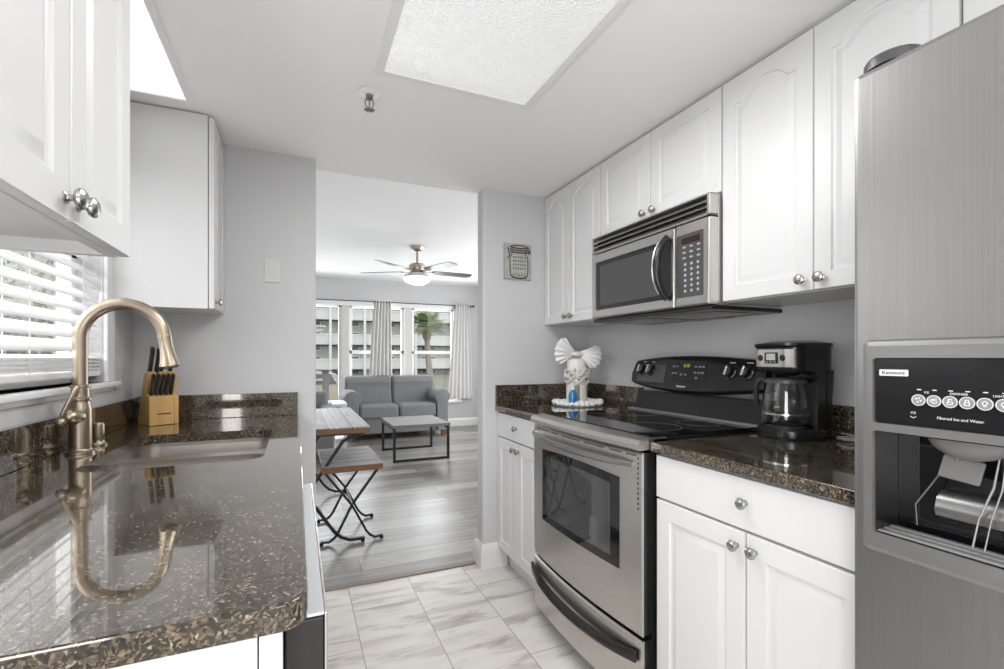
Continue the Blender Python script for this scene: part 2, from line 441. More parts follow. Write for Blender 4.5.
# left wall with the window opening over the sink
wy0, wy1, wz0, wz1 = 0.95, 2.09, 1.095, 2.0
w = MB().box(WL - 0.12, WL, YB, wy0, 0, ZC).box(WL - 0.12, WL, wy1, 2.42, 0, ZC)
w.box(WL - 0.12, WL, wy0, wy1, 0, wz0).box(WL - 0.12, WL, wy0, wy1, wz1, ZC)
struct(w, 'wall_left', M_WALL)
struct(MB().prism(rrect(-0.75, 0.083, 2.42, 2.545, 0.012, 3), 'Z', 0, ZC), 'wall_back_left', M_WALL)
struct(MB().prism(rrect(0.957, 3.4, 2.46, 2.56, 0.018, 4), 'Z', 0, ZC), 'wall_back_right', M_WALL)
# living room shell
lx0, lx1, lz0, lz1 = -0.45, 2.50, 0.46, 2.03
w = MB().box(-0.9, lx0, 7.8, 7.95, 0, ZL).box(lx1, 3.6, 7.8, 7.95, 0, ZL).box(lx0, lx1, 7.8, 7.95, 0, lz0).box(lx0, lx1, 7.8, 7.95, lz1, ZL)
struct(w, 'wall_far', M_WALL)
struct(MB().box(3.3, 3.45, 2.56, 7.8, 0, ZL), 'wall_living_right', M_WALL)
struct(MB().box(-0.80, -0.75, 2.545, 7.8, 0, ZL), 'wall_living_left', M_WALL)
struct(MB().box(1.762, 3.6, 2.545, 2.56, ZC, ZL), 'wall_header', M_WALL)

def base_profile(h=0.135, t=0.017): return [(0, 0), (t, 0), (t, h * 0.72), (t * 0.75, h * 0.80), (t * 0.75, h * 0.86), (t * 0.35, h), (0, h)]
b = MB()   # baseboard round the end of the right partition
def bb_run(b, p0, p1, nrm, ext0=0, ext1=0):
    p0, p1, nrm = Vector(p0), Vector(p1), Vector(nrm); d = (p1 - p0).normalized()
    R = []
    for p, e in ((p0, -1), (p1, 1)):
        ring = []
        for t, h in base_profile():
            m_ = (ext0 if e < 0 else ext1) * t
            q = p + nrm * t + d * e * m_; ring.append((q.x, q.y, h))
        R.append(ring)
    b.rings(R)
bb_run(b, (0.957, 2.46), (1.10, 2.46), (0, -1), 1, 0)
bb_run(b, (0.957, 2.56), (0.957, 2.46), (-1, 0), 1, 1)
struct(b, 'baseboard_right', M_TRIM)
b = MB(); bb_run(b, (-0.75, 7.8), (3.3, 7.8), (0, -1)); struct(b, 'baseboard_far', M_TRIM)
b = MB(); bb_run(b, (0.083, 2.42), (0.083, 2.545), (1, 0), 0, 1); bb_run(b, (0.083, 2.545), (-0.75, 2.545), (0, 1), 1, 0); struct(b, 'baseboard_left', M_TRIM)

# kitchen window with blind
r = thing('window_1', None, None, (WL, 1.5, 1.1)); r['kind'] = 'structure'
fx = WL - 0.10
f = MB()
for y0, y1, z0, z1 in ((wy0, wy1, wz0, wz0 + 0.045), (wy0, wy1, wz1 - 0.045, wz1), (wy0, wy0 + 0.045, wz0, wz1), (wy1 - 0.045, wy1, wz0, wz1), (wy0, wy1, 1.52, 1.555)):
    f.box(fx - 0.012, fx + 0.028, y0, y1, z0, z1, 0.003)
f.build('window_frame', M_TRIM, r)
MB().box(fx, fx + 0.004, wy0 + 0.04, wy1 - 0.04, wz0 + 0.04, wz1 - 0.04).build('pane', M_GLASS, r)
f = MB()
for y0, y1, z0, z1 in ((wy1, wy1 + 0.075, wz0, wz1 + 0.07), (wy0 - 0.07, wy0, wz0, wz1 + 0.07), (wy0, wy1, wz1, wz1 + 0.07)):
    f.box(WL, WL + 0.014, y0, y1, z0, z1, 0.004)
f.build('casing', M_TRIM, r)
MB().box(WL - 0.09, WL + 0.03, wy0 - 0.08, wy1 + 0.09, wz0 - 0.018, wz0, 0.005).box(WL, WL + 0.010, wy0 - 0.05, wy1 + 0.08, wz0 - 0.034, wz0 - 0.018, 0.003).build('sill', M_TRIM, r)

bl = thing('window_blind', 'white slatted blind half open over the kitchen window', 'blind', (WL, 1.5, 1.12))
bx = WL - 0.030
slat = None
zs = [1.148 + 0.012 * i for i in range(4)] + [1.2185 + 0.0434 * i for i in range(17)]
for i, z in enumerate(zs):
    t = math.radians(12 if i < 4 else 46); hw = 0.025
    pts = []
    for k in range(7):
        u = -1 + 2 * k / 6; c = 0.0028 * (1 - u * u)
        x = u * hw; pts.append((bx + x * math.cos(t) - c * math.sin(-t), z - x * math.sin(t) + c * math.cos(t)))
    m_ = MB()
    top = [(x, zz + 0.0013) for x, zz in pts]; bot = [(x, zz - 0.0013) for x, zz in pts]
    ring = top + bot[::-1]
    m_.rings([[(x, wy0 + 0.006, zz) for x, zz in ring], [(x, wy1 - 0.006, zz) for x, zz in ring]])
    m_.build('slat', M_BLIND, bl)
MB().box(bx - 0.026, bx + 0.026, wy0 + 0.006, wy1 - 0.006, 1.118, 1.136, 0.004).build('bottom_rail', M_BLIND, bl)
MB().box(bx - 0.03, bx + 0.045, wy0 + 0.003, wy1 - 0.003, 1.92, 1.995, 0.005).build('valance', M_BLIND, bl)
for y in (1.14, 1.60, 1.93):
    c = MB()
    for dx in (-0.026, 0.028): c.cyl((bx + dx, y, 1.13), (bx + dx, y, 1.93), 0.0011, n=6)
    c.build('ladder_cord', M_BLIND, bl)
c = MB().cyl((bx + 0.045, 2.03, 1.40), (bx + 0.045, 2.03, 1.92), 0.001, n=6); c.lathe([(0.002, 0.04), (0.006, 0.03), (0.009, 0.0), (0.004, -0.004)], (bx + 0.045, 2.03, 1.37), n=12)
c.build('pull_cord', M_BLIND, bl)

# living room window: three units
r = thing('window_2', None, None, (1.0, 7.8, 0.46)); r['kind'] = 'structure'
cas = MB()
cas.box(lx0 - 0.03, lx1 + 0.085, 7.785, 7.80, lz1 - 0.02, lz1 + 0.055, 0.004).box(lx1 - 0.02, lx1 + 0.085, 7.785, 7.80, lz0 - 0.02, lz1 + 0.055, 0.004)
cas.build('casing', M_TRIM, r)
MB().box(lx0 - 0.03, lx1 + 0.12, 7.735, 7.88, lz0 - 0.045, lz0 - 0.005, 0.006).build('sill', M_TRIM, r)
M_MULL = mat('mullion_paint', (0.62, 0.60, 0.59), 0.4)
for x0, x1 in ((0.645, 0.765), (1.635, 1.765)): MB().box(x0, x1, 7.80, 7.91, lz0, lz1, 0.006).build('mullion', M_MULL, r)
for x0, x1, sash in ((lx0, 0.645, False), (0.765, 1.635, True), (1.765, lx1, True)):
    f = MB(); t = 0.042
    parts = [(x0, x1, lz0, lz0 + t), (x0, x1, lz1 - t, lz1), (x0, x0 + t, lz0, lz1), (x1 - t, x1, lz0, lz1)]
    if sash: parts.append((x0, x1, 1.25, 1.30))
    for a0, a1, z0, z1 in parts: f.box(a0, a1, 7.85, 7.89, z0, z1, 0.003)
    fo = f.build('sash', M_TRIM, r)
    MB().box(x0 + 0.03, x1 - 0.03, 7.868, 7.872, lz0 + 0.03, lz1 - 0.03).build('pane', M_GLASS, fo)

# ================================================================== CABINETS
M_KNOB = mat('satin_nickel_knob', (0.46, 0.45, 0.44), 0.24, 1.0)
def knob(fr, a, b, d, parent, m=M_KNOB, s=1.0):
    o = Vector(fr(a, b, d)); nrm = (Vector(fr(a, b, d + 1)) - o)
    M = nrm.to_track_quat('Z', 'Y').to_matrix().to_4x4()
    pr = [(0.0, 0), (0.0085, 0), (0.0085, 0.0022), (0.0055, 0.004), (0.0045, 0.008), (0.0058, 0.011), (0.0125, 0.0135), (0.0150, 0.0175), (0.0142, 0.021), (0.0095, 0.0245), (0.0, 0.0258)]
    return MB().lathe([(r * s, h * s) for r, h in pr], o, n=20, M=M).build('knob', m, parent)
PANEL = [(0.0030, -0.0048), (0.0085, -0.0058), (0.0105, -0.0058), (0.026, -0.0010), (0.028, -0.0002), (0.030, -0.0002)]
def arch_outline(a0, a1, b0, b1, rise):
    """panel outline with a cathedral top"""
    if rise <= 0: return [(a0, b0), (a1, b0), (a1, b1), (a0, b1)]
    w = a1 - a0; cx = (a0 + a1) / 2; out = [(a0, b0), (a1, b0), (a1, b1 - rise)]
    hw = w / 2; N = 26
    top = []
    for i in range(N + 1):
        u = 1 - 2 * i / N; au = abs(u)
        if au > 0.80: h = 0
        elif au > 0.45:
            t = (0.80 - au) / 0.35; h = rise * 0.72 * (t * t * (3 - 2 * t))
        else:
            h = rise * (0.72 + 0.28 * math.cos(au / 0.45 * PI / 2))
        top.append((cx + u * hw, b1 - rise + h))
    out += [p for p in top[1:-1]] + [(a0, b1 - rise)]
    return out
def door(name, fr, a0, a1, b0, b1, d0, parent, rise=0.0, st=0.055, th=0.019, flat=False):
    outer = [(a0, b0), (a1, b0), (a1, b1), (a0, b1)]
    m_ = MB()
    if flat: m_.plate(outer, [], d0, d0 + th, fr, 0.005)
    else: m_.plate(outer, [arch_outline(a0 + st, a1 - st, b0 + st, b1 - st, rise)], d0, d0 + th, fr, 0.005, PANEL, hole_fn=lambda o: arch_outline(a0 + st + o, a1 - st - o, b0 + st + o, b1 - st - o, rise))
    return m_.build(name, M_WHITE, parent, ang=25)

XU = 1.366       # right wall-cabinet box front
def upper_right(label, y_far, y_near, z0, doors, rise, bottom_knob=True, st=0.05):
    t = thing('wall_cabinet', label, 'cabinet', ((XU + WR) / 2, (y_far + y_near) / 2, z0))
    MB().box(XU, WR - 0.001, y_near + 0.0008, y_far - 0.0008, z0, ZC - 0.004).build('body', M_WHITE, t)
    fr = face_mx(XU)
    g = 0.0009
    for (ya, yb, ky) in doors:
        d = door('door', fr, -ya + g, -yb - g, z0 + 0.002, ZC - 0.012, 0.001, t, rise, st)
        if ky is not None: knob(fr, -ky, z0 + 0.035, 0.02, d)
    return t
upper_right('narrow white double-door wall cabinet in the far corner left of the microwave', 2.459, 1.896, 1.372, [(2.458, 2.185, 2.212), (2.185, 1.897, 2.155)], 0.035, st=0.042)
upper_right('short white double-door wall cabinet directly above the microwave', 1.895, 1.187, 1.755, [(1.894, 1.545, 1.583), (1.545, 1.188, 1.522)], 0.0, st=0.05)
upper_right('tall white wall cabinet with arched panels above the coffee maker', 1.186, 0.548, 1.372, [(1.185, 0.872, 0.902), (0.872, 0.549, 0.848)], 0.042, st=0.048)
upper_right('short white wall cabinet over the steel refrigerator', 0.547, -0.36, 1.76, [(0.546, 0.10, 0.13), (0.10, -0.359, 0.07)], 0.0)

# left wall cabinets
XLU = -0.314
t = thing('wall_cabinet', 'white double-door wall cabinet on the left, nearest the camera, over the faucet counter', 'cabinet', (-0.47, 0.86, 1.372))
y0, y1 = 0.592, 1.12
b = MB().box(WL + 0.016, XLU, y0, y1, 1.395, ZC - 0.004)
b.build('body', M_WHITE, t)
MB().box(XLU - 0.018, XLU, y0, y1, 1.372, 1.396, 0.002).box(WL + 0.016, XLU - 0.018, y1 - 0.016, y1, 1.372, 1.396, 0.002).build('bottom_rail', M_WHITE, t)
fr = face_px(XLU)
for ya, yb, ky in ((y0, 0.857, 0.836), (0.857, y1, 0.878)):
    d = door('door', fr, ya + 0.0015, yb - 0.0015, 1.374, ZC - 0.012, 0.001, t, 0.05, 0.05)
    knob(fr, ky, 1.402, 0.020, d)
t = thing('wall_cabinet', 'narrow white wall cabinet beside the window, its plain side facing the camera', 'cabinet', (-0.47, 2.28, 1.372))
MB().box(WL + 0.001, -0.319, 2.14, 2.419, 1.372, ZC - 0.006, 0.002).build('body', M_WHITE, t)
fr = face_px(-0.317)
d = door('door', fr, 2.141, 2.418, 1.374, ZC - 0.014, 0.001, t, 0.045, 0.045)
knob(fr, 2.168, 1.402, 0.020, d)

XB = 1.062       # right base-cabinet box front (doors stand 2 cm proud)
def base_right(label, y_far, y_near, doors, drawer, kn):
    t = thing('base_cabinet', label, 'cabinet', ((XB + WR) / 2, (y_far + y_near) / 2, 0))
    MB().box(XB, WR - 0.001, y_near + 0.001, y_far - 0.001, 0.10, 0.878).box(XB + 0.05, WR - 0.001, y_near + 0.001, y_far - 0.001, 0.0, 0.10).build('body', M_WHITE, t)
    fr = face_mx(XB)
    d = door('drawer', fr, -y_far + 0.004, -y_near - 0.003, 0.742, 0.874, 0.001, t, flat=True)
    knob(fr, -kn, 0.812, 0.020, d)
    for ya, yb, ky in doors:
        d = door('door', fr, -ya + 0.002, -yb - 0.002, 0.112, 0.736, 0.001, t, 0, 0.045 if ya - yb < 0.25 else 0.055)
        knob(fr, -ky, 0.697, 0.020, d)
    return t
base_right('white base cabinet with small drawer between the range and the back wall', 2.458, 1.935, [(2.456, 2.203, 2.232), (2.203, 1.938, 2.174)], True, 2.203)
base_right('white base cabinet with one wide drawer below the coffee maker', 1.174, 0.552, [(1.170, 0.846, 0.872), (0.846, 0.553, 0.818)], True, 0.846)

# left base run: end panels, cabinet box, dishwasher
t = thing('base_cabinet', 'white base cabinet end panel under the near end of the left counter', 'cabinet', (-0.33, 0.585, 0))
MB().box(WL + 0.002, -0.0395, 0.574, 0.592, 0.0, 0.882, 0.001).build('end_panel', M_WHITE, t)
MB().box(-0.0380, -0.0145, 0.574, 0.60, 0.0, 0.882, 0.001).build('filler_strip', M_WHITE, t)
t = thing('base_cabinet', 'white sink base cabinet under the stainless sink', 'cabinet', (-0.33, 1.82, 0))
MB().box(WL + 0.002, WL + 0.02, 1.235, 2.416, 0.0, 0.70).box(-0.058, -0.04, 1.235, 2.416, 0.10, 0.87).box(WL + 0.02, -0.058, 1.235, 1.253, 0.0, 0.87).box(WL + 0.02, -0.058, 2.398, 2.416, 0.0, 0.87).build('body', M_WHITE, t)
fr = face_px(-0.04)
for ya, yb, ky in ((1.238, 1.63, 1.60), (1.63, 2.02, 1.66), (2.02, 2.414, 2.06)):
    d = door('door', fr, ya + 0.002, yb - 0.002, 0.112, 0.87, 0.001, t); knob(fr, ky, 0.697, 0.02, d)
t = thing('dishwasher', 'black-sided dishwasher with steel front below the left counter edge', 'dishwasher', (-0.2, 0.92, 0))
MB().box(-0.58, -0.014, 0.604, 1.228, 0.02, 0.868).build('body', M_BLACK, t)
MB().box(-0.0135, 0.0298, 0.600, 1.230, 0.10, 0.872, 0.003).build('door', M_BLACK, t)
MB().box(0.0300, 0.0335, 0.600, 1.230, 0.10, 0.876, 0.0015, 3).build('front_panel', M_STEELLT, t)
MB().box(-0.0130, 0.0298, 0.601, 1.229, 0.8725, 0.8765, 0.001).build('control_strip', mat('satin_strip', (0.62, 0.63, 0.65), 0.35, 0.6), t)
MB().box(-0.05, -0.012, 0.604, 1.228, 0.0, 0.095).build('kick_plate', M_BLACK, t)

# ================================================================== WORKTOPS
sx0, sx1, sy0, sy1 = -0.487, -0.083, 1.385, 1.965
t = thing('countertop', 'long dark granite countertop on the left holding the sink and faucet', 'countertop', (-0.3, 1.5, 0.884))
outer = [(WL + 0.001, 0.56)] + [(0.012 - 0.03 + 0.03 * math.sin(a), 0.59 - 0.03 * math.cos(a)) for a in [PI / 2 * k / 5 for k in range(6)]] + [(0.012, 2.419), (WL + 0.001, 2.419)]
hole = rrect(sx0, sx1, sy0, sy1, 0.055, 6)
MB().plate(outer, [hole], 0.884, 0.914, face_up(0), 0.003).build('slab', M_GRAN, t)
MB().box(WL + 0.001, WL + 0.021, 0.56, 2.419, 0.9145, 1.016, 0.002).build('backsplash', M_GRAN, t)
MB().box(WL + 0.0215, 0.003, 2.399, 2.419, 0.9145, 1.020, 0.002).build('backsplash', M_GRAN, t)
t = thing('countertop', 'short dark granite countertop in the far right corner under the white vase', 'countertop', (1.34, 2.19, 0.884))
MB().plate([(1.030, 1.928), (WR - 0.001, 1.928), (WR - 0.001, 2.459), (1.030, 2.459)], [], 0.884, 0.914, face_up(0), 0.006).build('slab', M_GRAN, t)
MB().box(1.030, WR - 0.001, 2.439, 2.459, 0.9145, 1.027, 0.002).build('backsplash', M_GRAN, t)
MB().box(WR - 0.021, WR - 0.001, 1.95, 2.4385, 0.9145, 1.027, 0.002).build('backsplash', M_GRAN, t)
t = thing('countertop', 'dark granite countertop under the coffee maker beside the range', 'countertop', (1.34, 0.86, 0.884))
MB().plate([(1.030, 0.552), (WR - 0.001, 0.552), (WR - 0.001, 1.180), (1.030, 1.180)], [], 0.884, 0.914, face_up(0), 0.006).build('slab', M_GRAN, t)
MB().box(WR - 0.021, WR - 0.001, 0.552, 1.175, 0.9145, 1.024, 0.002).build('backsplash', M_GRAN, t)

# sink (undermount, two bowls with a low divider)
t = thing('sink', 'double-bowl stainless undermount sink set in the left granite counter', 'sink', (-0.285, 1.675, 0.70))
def bowl(y0, y1, x0=sx0 - 0.004, x1=sx1 + 0.004):
    m_ = MB(); R = []
    for ins, z, r in ((0.0, 0.872, 0.055), (0.003, 0.82, 0.055), (0.008, 0.73, 0.06), (0.02, 0.705, 0.05), (0.045, 0.70, 0.03)):
        R.append([(x, y, z) for x, y in rrect(x0 + ins, x1 - ins, y0 + ins, y1 - ins, r, 6)])
    m_.rings(R, False, True)
    return m_
ym = 1.675
bowl(sy0 - 0.004, ym - 0.030).build('bowl', M_SINK, t)
bowl(ym + 0.030, sy1 + 0.004).build('bowl', M_SINK, t)
d = MB(); prof = [(-0.0305, 0.850), (-0.0300, 0.862), (-0.0270, 0.872), (-0.020, 0.878), (-0.008, 0.8812), (0.008, 0.8816), (0.020, 0.880), (0.0270, 0.874), (0.0300, 0.864), (0.0305, 0.850)]
d.rings([[(sx0 + 0.004, ym + a, z) for a, z in prof], [(sx1 - 0.004, ym + a, z) for a, z in prof]]); d.build('divider', M_SINK, t)
fl = MB(); fl.plate(rrect(sx0 - 0.02, sx1 + 0.02, sy0 - 0.02, sy1 + 0.02, 0.06, 6), [rrect(sx0 - 0.004, sx1 + 0.004, sy0 - 0.004, ym - 0.030, 0.055, 6), rrect(sx0 - 0.004, sx1 + 0.004, ym + 0.030, sy1 + 0.004, 0.055, 6)], 0.8715, 0.8835, face_up(0), 0.0)
fl.build('rim', M_SINK, t)
for y in (1.525, 1.83): MB().lathe([(0.0, 0.7025), (0.02, 0.702), (0.038, 0.7035), (0.042, 0.7012)], (-0.285, y, 0), n=24).build('drain', M_CHROME, t)

# ================================================================== FAUCET
fbx, fby = -0.555, 1.675
t = thing('faucet', 'brushed nickel gooseneck faucet standing behind the sink', 'faucet', (fbx, fby, 0.9145))
zb = 0.9145
MB().lathe([(0.0, 0), (0.034, 0), (0.034, 0.006), (0.029, 0.010), (0.0262, 0.014), (0.0262, 0.118), (0.0255, 0.126), (0.0220, 0.142), (0.0225, 0.146), (0.0265, 0.149), (0.0265, 0.154), (0.021, 0.157), (0.0205, 0.183), (0.0235, 0.185), (0.0235, 0.189), (0.017, 0.191), (0.0, 0.191)], (fbx, fby, zb), n=28).build('body', M_NICKEL, t)
R_ = 0.098; cx, cz = fbx + R_, 1.237
pts = [(fbx, fby, zb + 0.18), (fbx, fby, 1.15), (fbx, fby, 1.20)] + [(cx - R_ * math.cos(a), fby, cz + R_ * math.sin(a)) for a in [math.radians(k) for k in range(0, 177, 8)]]
MB().tube(pts, 0.0172, 18, up=(0, 1, 0)).build('neck', M_NICKEL, t)
e = Vector(pts[-1]); dv = Vector((0.15, 0, -1)).normalized()
prof = [(0.0178, -0.004), (0.0188, 0.0), (0.0178, 0.004), (0.0172, 0.020), (0.0185, 0.045), (0.0215, 0.066), (0.0255, 0.082), (0.0265, 0.088), (0.0235, 0.092), (0.0, 0.092)]
hd = MB().tube([e + dv * h for _, h in prof[:-1]], [r for r, _ in prof[:-1]], 22)
so = hd.build('spray_head', M_NICKEL, t)
MB().cyl(e + dv * 0.0922, e + dv * 0.095, 0.0205, 0.0195, 22).build('nozzle', M_DKGREY, so)
hz = zb + 0.103; ax = Vector((-0.25, -0.96, 0.06)).normalized()
h0 = Vector((fbx + 0.004, fby, hz))
lv = MB().tube([h0 + ax * q for q in (0.015, 0.027, 0.031, 0.047, 0.058, 0.062)], [0.019, 0.019, 0.0215, 0.0195, 0.012, 0.004], 20)
k0 = h0 + ax * 0.054 + Vector((-0.012, 0, -0.012))
lv.ball(k0 + Vector((0, -0.006, 0)), 0.0125, 14)
lv.tube([k0, k0 + Vector((0.004, -0.010, 0.020)), k0 + Vector((0.014, 0.002, 0.055)), k0 + Vector((0.024, 0.012, 0.085)), k0 + Vector((0.027, 0.016, 0.093))], [0.006, 0.0055, 0.0050, 0.0056, 0.003], 12)
lv.build('handle', M_NICKEL, t)
t = thing('soap_dispenser', 'small nickel soap dispenser cap behind the faucet', 'soap dispenser', (-0.556, 1.805, 0.9145))
MB().lathe([(0.0, 0), (0.023, 0), (0.023, 0.004), (0.018, 0.008), (0.016, 0.016), (0.018, 0.022)], (-0.556, 1.805, zb), n=20).build('base', M_NICKEL, t)
MB().lathe([(0.012, 0.022), (0.015, 0.026), (0.0165, 0.034), (0.0165, 0.062), (0.013, 0.068), (0.0, 0.069)], (-0.556, 1.805, zb), n=20).build('cap', M_NICKEL, t)

# ================================================================== KNIFE BLOCK
kb = thing('knife_block', 'light wooden knife block in the far corner of the left counter', 'knife block', (-0.515, 2.298, 0.915), math.radians(30), local=True)
w2 = 0.048
b = MB().prism([(-0.062, 0), (0.075, 0), (-0.006, 0.203), (-0.052, 0.212), (-0.022, 0.124), (-0.062, 0.112)], 'X', -w2, w2 - 0.012, 0.002)
b.build('body', M_BLOCK, kb)
MB().prism([(-0.062, 0), (0.075, 0), (-0.002, 0.195), (-0.050, 0.192), (-0.040, 0.118), (-0.062, 0.110)], 'X', w2 - 0.0115, w2 + 0.004, 0.002).build('side_panel', M_BLOCK, kb)
MB().box(-0.022, 0.024, -0.0626, -0.0618, 0.042, 0.046).build('name_mark', M_BLACK, kb)
def kxf(lx, ly, lz):
    a = math.radians(30); return (-0.515 + lx * math.cos(a) - ly * math.sin(a), 2.298 + lx * math.sin(a) + ly * math.cos(a), 0.915 + lz)
def knife(lx, ly, lz, ln, wd, label, group, lean=(-0.36, 1.0)):
    k = thing('kitchen_knife', label, 'knife', kxf(lx, ly, lz), math.radians(30), group, local=True)
    d = Vector((0, lean[0], lean[1])).normalized(); s = Vector((0, -d.z, d.y)).normalized()
    R = []
    for q, a, c in ((-0.0, 0.0045, 0.45), (0.004, 0.0054, 0.5), (0.35 * ln, 0.0056, 0.42), (0.7 * ln, 0.0056, 0.46), (0.92 * ln, 0.0056, 0.58), (ln, 0.0045, 0.42)):
        p = d * q + s * (0.003 * math.sin(q / ln * 3))
        R.append([p + Vector((x * a, 0, 0)) + s * y * wd * c for x, y in ((-1, -0.7), (-0.6, -1), (0.6, -1), (1, -0.7), (1, 0.7), (0.6, 1), (-0.6, 1), (-1, 0.7))])
    h = MB().rings(R).build('handle', M_BLACK, k, shift=False)
    rv = MB()
    for q in (0.25, 0.5, 0.75): rv.cyl(d * q * ln + Vector((-0.0060, 0, 0)), d * q * ln + Vector((0.0060, 0, 0)), 0.0022, n=10)
    rv.build('rivet', M_CHROME, h, shift=False)
    MB().box(-0.001, 0.001, -wd * 0.4, wd * 0.4, -0.06, 0.001, M=Matrix.Rotation(math.atan2(-lean[0], lean[1]), 4, 'X')).build('blade', M_CHROME, k, shift=False)
    return k
od = ['leftmost', 'second from left', 'middle', 'fourth from left', 'rightmost']
for i in range(5):
    knife(-0.037 + i * 0.0165, -0.042, 0.119, 0.088, 0.017, f'black-handled steak knife, {od[i]} of five in front of knife block', 'steak knives in the block')
for i, (lx, ly, ln, lab) in enumerate(((-0.036, -0.024, 0.105, 'tall black-handled knife at the far left rear of the knife block'), (-0.019, -0.040, 0.10, 'black-handled knife left of the faucet spout in block rear row'), (-0.002, -0.032, 0.090, 'black-handled knife hidden behind the faucet spray head in block'), (0.030, -0.030, 0.10, 'black-handled knife standing alone at the right of the knife block'))):
    knife(lx, ly, 0.208, ln, 0.024, lab, 'large knives in the block')

# ================================================================== WALL PLATES, PICTURE, SPRINKLER, CEILING LIGHTS
t = thing('light_switch', 'white double switch plate on the grey wall left of the passage', 'light switch', (-0.105, 2.419, 1.584))
MB().plate(rrect(-0.138, -0.072, 1.530, 1.638, 0.004, 3), [], 0.0005, 0.006, face_my(2.42), 0.002).build('plate', M_PLATE, t)
for x in (-0.105,): MB().box(x - 0.017, x + 0.017, 2.4115, 2.4145, 1.551, 1.617, 0.001).build('rocker', M_PLATE, t)
t = thing('wall_outlet', 'white outlet plate on the right wall behind the white vase', 'outlet', (1.659, 2.28, 1.125))
MB().plate(rrect(-2.317, -2.243, 1.066, 1.182, 0.004, 3), [], 0.0005, 0.006, face_mx(WR), 0.002).build('plate', M_PLATE, t)
for z in (1.102, 1.146): MB().plate(rrect(-2.297, -2.263, z - 0.014, z + 0.014, 0.012, 4), [], 0.006, 0.008, face_mx(WR), 0.001).build('socket', M_PLATE, t)
t = thing('wall_outlet', 'white outlet plate beside the kitchen window above the left backsplash', 'outlet', (WL, 2.235, 1.12))
MB().plate(rrect(2.198, 2.272, 1.064, 1.180, 0.004, 3), [], 0.0005, 0.006, face_px(WL), 0.002).build('plate', M_PLATE, t)
for z in (1.10, 1.144): MB().plate(rrect(2.218, 2.252, z - 0.014, z + 0.014, 0.012, 4), [], 0.006, 0.008, face_px(WL), 0.001).build('socket', M_PLATE, t)

t = thing('wall_picture', 'small wooden picture of a clamp-lid glass jar on the right partition', 'picture', (1.167, 2.45, 1.735))
MB().box(1.082, 1.252, 2.444, 2.459, 1.633, 1.838, 0.002).build('board', mat('pale_board', (0.40, 0.385, 0.365), 0.7, noise=((8, 8, 60), 0.2)), t)
ink = mat('dark_ink', (0.05, 0.055, 0.05), 0.7); fy = 2.4432
def px(x, z): return (1.082 + x * 0.170, fy, 1.633 + z * 0.205)
MB().prism([(px(x, z)[0], px(x, z)[2]) for x, z in ((0.22, 0.10), (0.30, 0.05), (0.78, 0.05), (0.85, 0.10), (0.85, 0.60), (0.78, 0.70), (0.28, 0.70), (0.2, 0.60))], 'Y', 2.4428, 2.4438).build('jar_print', mat('jar_print', (0.44, 0.45, 0.41), 0.6), t)
j = MB()
def line(pts, r=0.0022): j.tube([px(*p) for p in pts], r * 1.4, 6)
line([(0.22, 0.12), (0.20, 0.35), (0.20, 0.60), (0.28, 0.71), (0.28, 0.78)]); line([(0.85, 0.12), (0.87, 0.35), (0.86, 0.60), (0.78, 0.71), (0.78, 0.78)])
line([(0.22, 0.12), (0.30, 0.05), (0.55, 0.03), (0.78, 0.05), (0.85, 0.12)], 0.003)
for zz in (0.78, 0.84, 0.90): line([(0.20, zz), (0.35, zz - 0.025), (0.55, zz - 0.035), (0.75, zz - 0.025), (0.90, zz)], 0.0028)
line([(0.20, 0.90), (0.4, 0.95), (0.7, 0.95), (0.90, 0.90)], 0.0022); line([(0.12, 0.88), (0.16, 0.74), (0.20, 0.70), (0.12, 0.58)], 0.0026); line([(0.9, 0.84), (0.96, 0.80), (0.93, 0.74), (0.86, 0.76)], 0.003)
for q in range(8): line([(0.30 + q * 0.065, 0.07), (0.30 + q * 0.065, 0.16 + 0.03 * (q % 2))], 0.0014)
j.build('jar_outline', ink, t)
j = MB(); rn = random.Random(3)
for row in range(4):
    z = 0.60 - row * 0.105; x = 0.30
    while x < 0.78:
        p = [(x, z), (x + 0.02, z + 0.05), (x + 0.035, z - 0.01), (x + 0.05, z + 0.04)]; line(p, 0.0016); x += 0.075 + rn.random() * 0.02
j.build('script_writing', ink, t)

t = thing('fire_sprinkler', 'chrome pendant fire sprinkler on the kitchen ceiling', 'sprinkler', (0.238, 1.735, 2.133))
MB().lathe([(0.0, -0.0005), (0.036, -0.0005), (0.037, -0.003), (0.026, -0.009), (0.018, -0.011), (0.0, -0.011)], (0.238, 1.735, 2.133), n=28).build('escutcheon', M_WHPLAST, t)
s_ = MB().lathe([(0.0, -0.011), (0.013, -0.011), (0.013, -0.022), (0.009, -0.026), (0.0, -0.026)], (0.238, 1.735, 2.133), n=16)
for sg in (-1, 1): s_.tube([(0.238 + sg * 0.010, 1.735, 2.109), (0.238 + sg * 0.015, 1.735, 2.095), (0.238 + sg * 0.012, 1.735, 2.082), (0.238 + sg * 0.002, 1.735, 2.073)], 0.0024, 8)
s_.cyl((0.238, 1.735, 2.108), (0.238, 1.735, 2.074), 0.0025, n=8)
s_.build('frame', mat('dark_chrome', (0.30, 0.29, 0.28), 0.25, 1.0), t)
d_ = MB().lathe([(0.0, 2.0685), (0.011, 2.0685), (0.011, 2.072), (0.0, 2.072)], (0.238, 1.735, 0), n=12)
for k in range(10):
    a = 2 * PI * k / 10; d_.box(0.009, 0.019, -0.0025, 0.0025, 2.069, 2.0705, M=Matrix.Translation((0.238, 1.735, 0)) @ Matrix.Rotation(a, 4, 'Z'))
d_.build('deflector', MATS['dark_chrome'], t)

